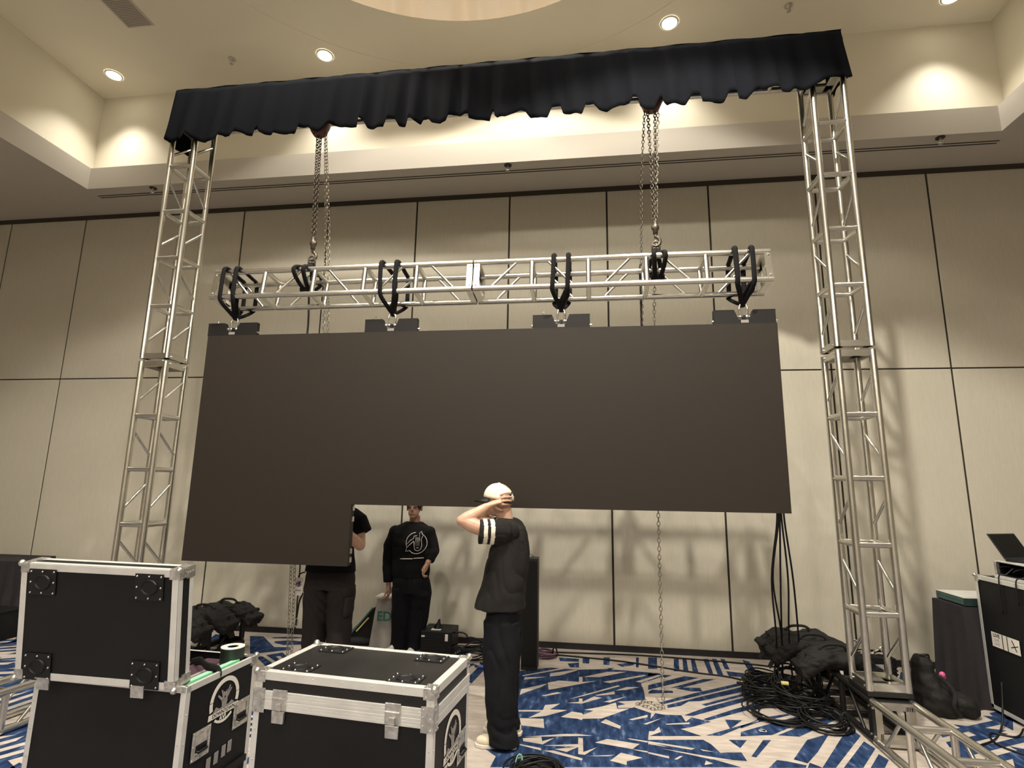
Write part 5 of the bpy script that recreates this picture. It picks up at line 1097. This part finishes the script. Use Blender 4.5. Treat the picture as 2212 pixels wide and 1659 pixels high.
cd = MB(); cd.ab((1.85, 1.40, 0.251), (1.95, 1.47, 0.256)); cd.build('index_card', M['white'], label='white card lying on the squat black box', cat='card')
kn = MB(); rings(kn, [(1.905, 1.47, 0.257, 0.050, 0.040), (1.905, 1.47, 0.275, 0.042, 0.034), (1.912, 1.47, 0.31, 0.018, 0.016), (1.918, 1.47, 0.345, 0.010, 0.010)], 14); kn.build('clamp', M['black'], smooth=40, label='small black clamp standing on the white card', cat='clamp')
st = thing('tapered_stand', 'pale tapered stand with green stencilled letters by the wall', 'stand', (1.265, 1.70, 0))
b = MB()
vs = [V((sx*h, sy*h*0.9, z)) for z, h in ((0.0, 0.145), (0.50, 0.095)) for sx, sy in ((-1, -1), (1, -1), (1, 1), (-1, 1))]
b.add(vs, [(0, 1, 2, 3), (4, 5, 6, 7), (0, 1, 5, 4), (1, 2, 6, 5), (2, 3, 7, 6), (3, 0, 4, 7)])
M['standpaint'] = mat('grey_white_board', (0.40, 0.38, 0.35), 0.8, var=(6, 0.2)); M['green_ink'] = mat('green_stencil_ink', (0.03, 0.19, 0.16), 0.7)
b.build('body', M['standpaint'], st, bevel=0.004); MB().ab((-0.115, -0.105, 0.50), (0.115, 0.105, 0.520)).build('top_plate', M['white'], st, bevel=0.003)
text_obj('ED', 0.135, M['green_ink'], st, (0.005, -0.1155, 0.315), (PI/2-0.092, 0, 0), thick=0.001, bold=True)
tb = thing('stand_bag', 'black triangular bag with bright rods leaning behind the pale tapered stand', 'bag', (1.0, 1.72, 0))
b = MB(); b.prism([(-0.17, 0.0), (0.13, 0.0), (0.14, 0.40), (0.10, 0.37), (-0.17, 0.09)], -0.07, 0.09, lambda u, v, d: V((u, d, v))); o = b.build('bag_body', M['bag'], tb, bevel=0.012)
b = MB(); b.sph((-0.02, -0.05, 0.04), (0.19, 0.09, 0.045), 16, 10); b.build('folded_base', M['blackcloth'], tb, smooth=True)
MB().cyl((-0.055, -0.085, 0.14), (0.075, -0.085, 0.285), 0.008, 8).build('rod', M['plainyellow'], tb, label='pale yellow rod')
MB().cyl((-0.12, -0.085, 0.11), (0.12, -0.085, 0.39), 0.010, 8).build('rod', mat('teal_rod', (0.05, 0.14, 0.16), 0.3), tb, label='dark teal rod')
# ================================================================ left edge: cloth-covered table and crate
M['tcloth'] = mat('charcoal_table_cloth', (0.030, 0.027, 0.029), 0.95, spec=0.15, bump=(90, 0.2))
def cloth_box(b, x0, x1, y0, y1, h, seed=0, flare=0.03, amp=0.018, per=0.16):
    P = []; L_ = [(x0, y0, x1, y0), (x1, y0, x1, y1), (x1, y1, x0, y1), (x0, y1, x0, y0)]
    for ax, ay, bx_, by_ in L_:
        n_ = max(6, int(math.hypot(bx_-ax, by_-ay)/0.02)); d = V((bx_-ax, by_-ay, 0)).normalized(); nn = V((d.y, -d.x, 0))
        for k in range(n_): P.append((V((ax+(bx_-ax)*k/n_, ay+(by_-ay)*k/n_, 0)), nn))
    n_ = len(P)
    def f(u, v):
        p, nn = P[int(round(u*n_)) % n_]; w_ = amp*(v**0.8)*(math.sin(u*n_*0.02/per*2*PI+seed)+0.4*math.sin(u*n_*0.02/per*3.7*PI+1))
        return p+nn*(0.004+flare*v+w_*0.6+amp*v*0.6)+V((0, 0, h*(1-v)+0.004*(v > 0.99)))
    b.grid(n_, 10, f, closed_u=True)
    b.add([V((x0, y0, h)), V((x1, y0, h)), V((x1, y1, h)), V((x0, y1, h))], [(0, 1, 2, 3)])
    return b
def table(name_lab, cloth_lab, x0, x1, y0, y1, h, z0=0.0, seed=0):
    t = thing('folding_table', name_lab, 'table', ((x0+x1)/2, (y0+y1)/2, 0)); cx, cy = (x0+x1)/2, (y0+y1)/2
    MB().ab((x0-cx+0.01, y0-cy+0.01, h-0.035), (x1-cx-0.01, y1-cy-0.01, h-0.004)).build('tabletop', M['greyprint'], t)
    for sx in (x0-cx+0.08, x1-cx-0.08):
        for sy in (y0-cy+0.06, y1-cy-0.06): MB().cyl((sx, sy, 0), (sx, sy, h-0.035), 0.014, 10).build('leg', M['zinc'], t)
    b = MB(); cloth_box(b, x0, x1, y0, y1, h-z0, seed); b.xf(Matrix.Translation((0, 0, z0)))
    o = b.build('table_cloth', M['tcloth'], smooth=50, fix=False, label=cloth_lab, cat='tablecloth'); return o
table('folding table hidden under the charcoal cloth at the left edge', 'charcoal cloth over the table at the left edge of the picture', -4.9, -3.10, 1.30, 1.80, 0.79, 0.0, 1)
table('folding table under the charcoal cloth right of the right tower', 'charcoal cloth over the table beside the right-hand rack case', 6.60, 7.85, 0.87, 1.27, 0.785, 0.0, 2)
cr = thing('equipment_crate', 'low black crate with ribbed front at the left edge of the picture', 'crate', (-3.16, 1.10, 0))
MB().ab((-0.33, -0.14, 0.0), (0.33, 0.14, 0.29)).build('body', M['black'], cr, bevel=0.01)
MB().ab((-0.34, -0.15, 0.29), (0.34, 0.15, 0.315)).build('lid', M['rubber'], cr, bevel=0.006)
x = MB()
for k in range(2): x.ab((-0.30, -0.146, 0.09+0.1*k), (0.30, -0.140, 0.10+0.1*k))
x.build('front_ribs', M['screenframe'], cr)
# ================================================================ right side: switch, rack case, laptop, bag, tub of shackles
sw = thing('network_switch', 'flat rack unit with rows of sockets lying on the charcoal table cloth', 'equipment', (6.63, 0.875, 0.792))
MB().ab((0.0, 0.0, 0.0), (0.40, 0.385, 0.062)).build('housing', mat('switch_dark', (0.012, 0.030, 0.030), 0.4), sw, bevel=0.002)
MB().ab((-0.001, -0.001, 0.062), (0.402, 0.387, 0.067)).build('top_plate', M['alu_case'], sw)
x = MB()
for r_ in range(2):
    for k in range(20): x.ab((-0.002, 0.012+k*0.0185, 0.010+r_*0.026), (0.0, 0.024+k*0.0185, 0.029+r_*0.026))
x.build('sockets', mat('socket_teal', (0.06, 0.12, 0.11), 0.4), sw)
rk = thing('rack_case', 'tall black rack case with silver edges at the right edge of the picture', 'flight case', (6.71, 0.05, 0.0))
RW, RD, RH = 0.80, 0.78, 1.055
fr2 = lambda u, v, d: V((-0.003-d, u, v))
MB().ab((0.004, 0.004, 0.03), (RW, RD, RH-0.004)).build('body', M['case'], rk)
x = MB(); t_, e = 0.030, 0.003
for yy, sy in ((0, 1), (RD, -1)):
    x.ab((-e, yy-sy*e, 0.03), (0, yy+sy*t_, RH)); x.ab((-e, yy-sy*e, 0.03), (t_, yy, RH))
    x.ab((RW, yy-sy*e, 0.03), (RW+e, yy+sy*t_, RH))
for zz, sz in ((0.03, 1), (RH, -1)):
    x.ab((-e, 0, zz-sz*e), (0, RD, zz+sz*t_)); x.ab((-e, 0, zz-sz*e), (t_, RD, zz)); x.ab((0, -e, zz-sz*e), (RW, 0, zz+sz*t_)); x.ab((0, RD, zz-sz*e), (RW, RD+e, zz+sz*t_))
x.build('edge_extrusion', M['alu_case'], rk, bevel=0.0015)
for yy, sy in ((0, -1), (RD, 1)): ball_corner(rk, 0, yy, RH, -1, sy, 1)
for sx in (0.1, RW-0.1):
    for sy in (0.1, RD-0.1): MB().cyl((sx, sy, 0), (sx, sy, 0.03), 0.022, 12).build('foot', M['rubber'], rk)
lb = MB(); lb.prism([(0.37, 0.525), (0.665, 0.525), (0.665, 0.635), (0.37, 0.635)], 0, 0.0015, fr2); lo = lb.build('paper_label', M['white'], rk, label='white paper label with black lettering')
g = MB()
for u in (0.545, 0.495): g.prism([(u-0.004, 0.525), (u+0.004, 0.525), (u+0.004, 0.635), (u-0.004, 0.635)], 0.0016, 0.0022, fr2)
g.prism([(0.40, 0.545), (0.41, 0.545), (0.45, 0.62), (0.44, 0.62)], 0.0016, 0.0022, fr2); g.prism([(0.385, 0.585), (0.46, 0.56), (0.46, 0.567), (0.385, 0.592)], 0.0016, 0.0022, fr2)
g.build('printed_rule', M['black'], lo)
rm = Matrix((V((0, -1, 0)), V((0, 0, 1)), V((-1, 0, 0)))).transposed().to_euler()
text_obj('LIVE', 0.040, M['black'], lo, (-0.0048, 0.610, 0.612), rm, thick=0.0003, bold=True)
for s_ in (0.578, 0.548): text_obj('LIVE' if s_ > 0.56 else 'LIVE', 0.030, M['greyprint'], lo, (-0.0048, 0.610, s_), rm, thick=0.0003)
un = thing('rack_unit', 'black rack unit with open front and trailing cables on the rack case', 'equipment', (6.78, 0.10, RH))
b = MB(); b.ab((0, 0, 0.028), (0.62, 0.57, 0.032)).ab((0, 0, 0.128), (0.62, 0.57, 0.132)).ab((0.12, 0.0, 0.032), (0.62, 0.57, 0.128)).ab((0, 0.565, 0.032), (0.12, 0.57, 0.128)).ab((0, 0, 0.032), (0.12, 0.005, 0.128))
b.build('chassis', M['black'], un); MB().ab((-0.004, -0.004, 0.132), (0.63, 0.574, 0.140)).build('top_edge', M['alu_case'], un); MB().ab((-0.012, 0.555, 0.02), (0.02, 0.575, 0.135)).build('corner_bracket', M['zinc'], un, bevel=0.004)
MB().ab((-0.02, 0.0, 0.0), (0.62, 0.57, 0.028)).build('tray', M['alu_case'], un)
for k in range(5):
    yy = 0.12+0.09*k; cable([V((0.10, yy, 0.09)), V((0.03, yy+0.02, 0.10)), V((-0.03, yy+0.03, 0.05)), V((-0.075, yy+0.05, 0.02)), V((-0.078, yy+0.05, -0.10-0.05*k))] if k % 2 else [V((0.10, yy, 0.07)), V((0.04, yy+0.04, 0.10)), V((0.01, yy+0.10, 0.07)), V((0.08, yy+0.14, 0.05))], 0.005, None, 'trailing_cable', M['rubber'], parent=un)
lp = thing('laptop', 'open dark laptop on the rack unit at the right edge', 'laptop', (6.81, 0.60, 1.197), math.radians(24))
MB().ab((0, -0.22, 0.0), (0.32, 0.0, 0.014)).build('base', M['black'], lp, bevel=0.004)
R3 = Matrix.Rotation(math.radians(-30), 3, 'X')
b = MB(); b.ab((0, 0.0, 0.0), (0.32, 0.006, 0.222)); b.v = [R3@p+V((0, 0.0, 0.014)) for p in b.v]; so_ = b.build('screen_lid', mat('laptop_shell', (0.022, 0.025, 0.027), 0.35), lp, bevel=0.002)
b = MB(); b.ab((0.012, -0.0012, 0.014), (0.308, 0.0, 0.212)); b.v = [R3@p+V((0, 0.0, 0.014)) for p in b.v]; b.build('display', M['black'], so_)
b = MB(); b.ab((0.02, -0.12, 0.014), (0.30, -0.02, 0.0155)); b.build('keyboard', M['screenframe'], lp)
# slumped black bag
bg = thing('backpack', 'slumped black backpack on the carpet in front of the charcoal table', 'bag', (6.27, 0.72, 0))
b = MB(); rings(b, [(-0.02, 0, 0.0, 0.15, 0.14), (0.0, 0, 0.06, 0.20, 0.16), (-0.03, 0, 0.14, 0.17, 0.15), (-0.08, 0.01, 0.22, 0.11, 0.12), (-0.10, 0.02, 0.30, 0.085, 0.09), (-0.10, 0.02, 0.37, 0.080, 0.08), (-0.09, 0.02, 0.41, 0.05, 0.06)], 24)
b.sph((0.13, -0.05, 0.08), (0.13, 0.11, 0.08), 16, 10, Matrix.Rotation(0.35, 3, 'Y'))
o = fuse(b, 'bag_body', M['bag'], bg, 0.008, 4); wrinkle(o, 0.018, (9, 9, 9), 21.0)
MB().tube(smooth_path([(-0.13, 0.02, 0.39), (-0.11, -0.02, 0.43), (-0.06, -0.02, 0.43), (-0.04, 0.02, 0.39)], 4), (0.005, 0.010), 8).build('grab_handle', M['black'], bg, smooth=True)
MB().tube(smooth_path([(-0.04, -0.10, 0.30), (0.02, -0.16, 0.20), (0.0, -0.17, 0.10), (0.06, -0.15, 0.02)], 4), (0.004, 0.016), 8).build('shoulder_strap', M['blackcloth'], bg, smooth=True)
b = MB(); b.sph((0.02, -0.155, 0.155), (0.016, 0.01, 0.022), 8, 6); b.build('buckle', M['zinc'], bg, smooth=True)
pk = MB(); pk.sph((6.345, 0.79, 0.262), (0.024, 0.020, 0.026), 12, 8); pk.tube([(6.35, 0.79, 0.25), (6.37, 0.80, 0.235)], 0.012, 8); pk.build('pink_pouch', mat('pink', (0.62, 0.10, 0.24), 0.5), smooth=True, label='small bright pink object on the black backpack', cat='pouch')
# tub of shackles behind the right tower
tu = thing('hardware_tub', 'black ribbed tub behind the right tower', 'tub', (5.86, 0.95, 0))
b = MB(); b.ab((-0.16, -0.13, 0.0), (0.16, 0.13, 0.012)).ab((-0.16, -0.13, 0), (-0.148, 0.13, 0.36)).ab((0.148, -0.13, 0), (0.16, 0.13, 0.36)).ab((-0.148, -0.13, 0), (0.148, -0.118, 0.36)).ab((-0.148, 0.118, 0), (0.148, 0.13, 0.36)).ab((-0.148, -0.118, 0.012), (0.148, 0.118, 0.33)); b.build('body', M['black'], tu, bevel=0.004)
x = MB()
for k in range(9): x.ab((-0.165, -0.135, 0.05+k*0.03), (0.165, -0.130, 0.062+k*0.03))
x.build('ribs', M['screenframe'], tu); MB().ab((-0.07, -0.139, 0.20), (0.08, -0.135, 0.31)).build('silver_sticker', M['zinc'], tu)
r = random.Random(3)
for k in range(7):
    t = thing('steel_shackle', 'steel shackle heaped on the black tub behind the right tower', 'shackle', (5.86+r.uniform(-.10, .10), 0.92+r.uniform(-.06, .06), 0.355+0.025*(k % 3)), 0, 'shackles heaped in the black tub', rot=(r.uniform(0.6, 1.6), r.uniform(-.5, .5), r.uniform(0, 3)))
    MB().tube([V((-0.022, 0, 0))]+[V((0.034*math.cos(a), 0, 0.042+0.034*math.sin(a))) for a in [PI-PI*q/10 for q in range(11)]]+[V((0.022, 0, 0))], 0.008, 8).build('bow', M['chrome'], t, smooth=True)
    MB().cyl((-0.04, 0, 0.0), (0.04, 0, 0.0), 0.007, 8).build('pin', M['zinc'], t)
# power leads hanging by the right rack and lying around it
for i, (p_, l_) in enumerate((([(6.63, 0.55, 0.30), (6.58, 0.50, 0.12), (6.50, 0.42, 0.008), (6.30, 0.20, 0.008), (6.05, 0.05, 0.008)], 'black cable curving over the carpet beside the silver base truss'),
                            ([(6.64, 0.40, 0.03), (6.52, 0.30, 0.008), (6.38, 0.34, 0.008), (6.30, 0.12, 0.008), (6.5, -0.1, 0.008), (6.8, -0.25, 0.008)], 'black cable looping on the carpet in front of the rack case'))): cable(p_, 0.007, l_)
ws = MB(); ws.flat([(4.70, 0.12), (4.74, 0.10), (4.75, 0.13), (4.72, 0.145)], lambda u, v: V((u, v, 0.003))); ws.ab((4.70, 0.10, 0.0015), (4.75, 0.13, 0.003)); ws.build('paper_scrap', M['white'], label='tiny white paper scrap on the carpet left of the right tower', cat='paper')
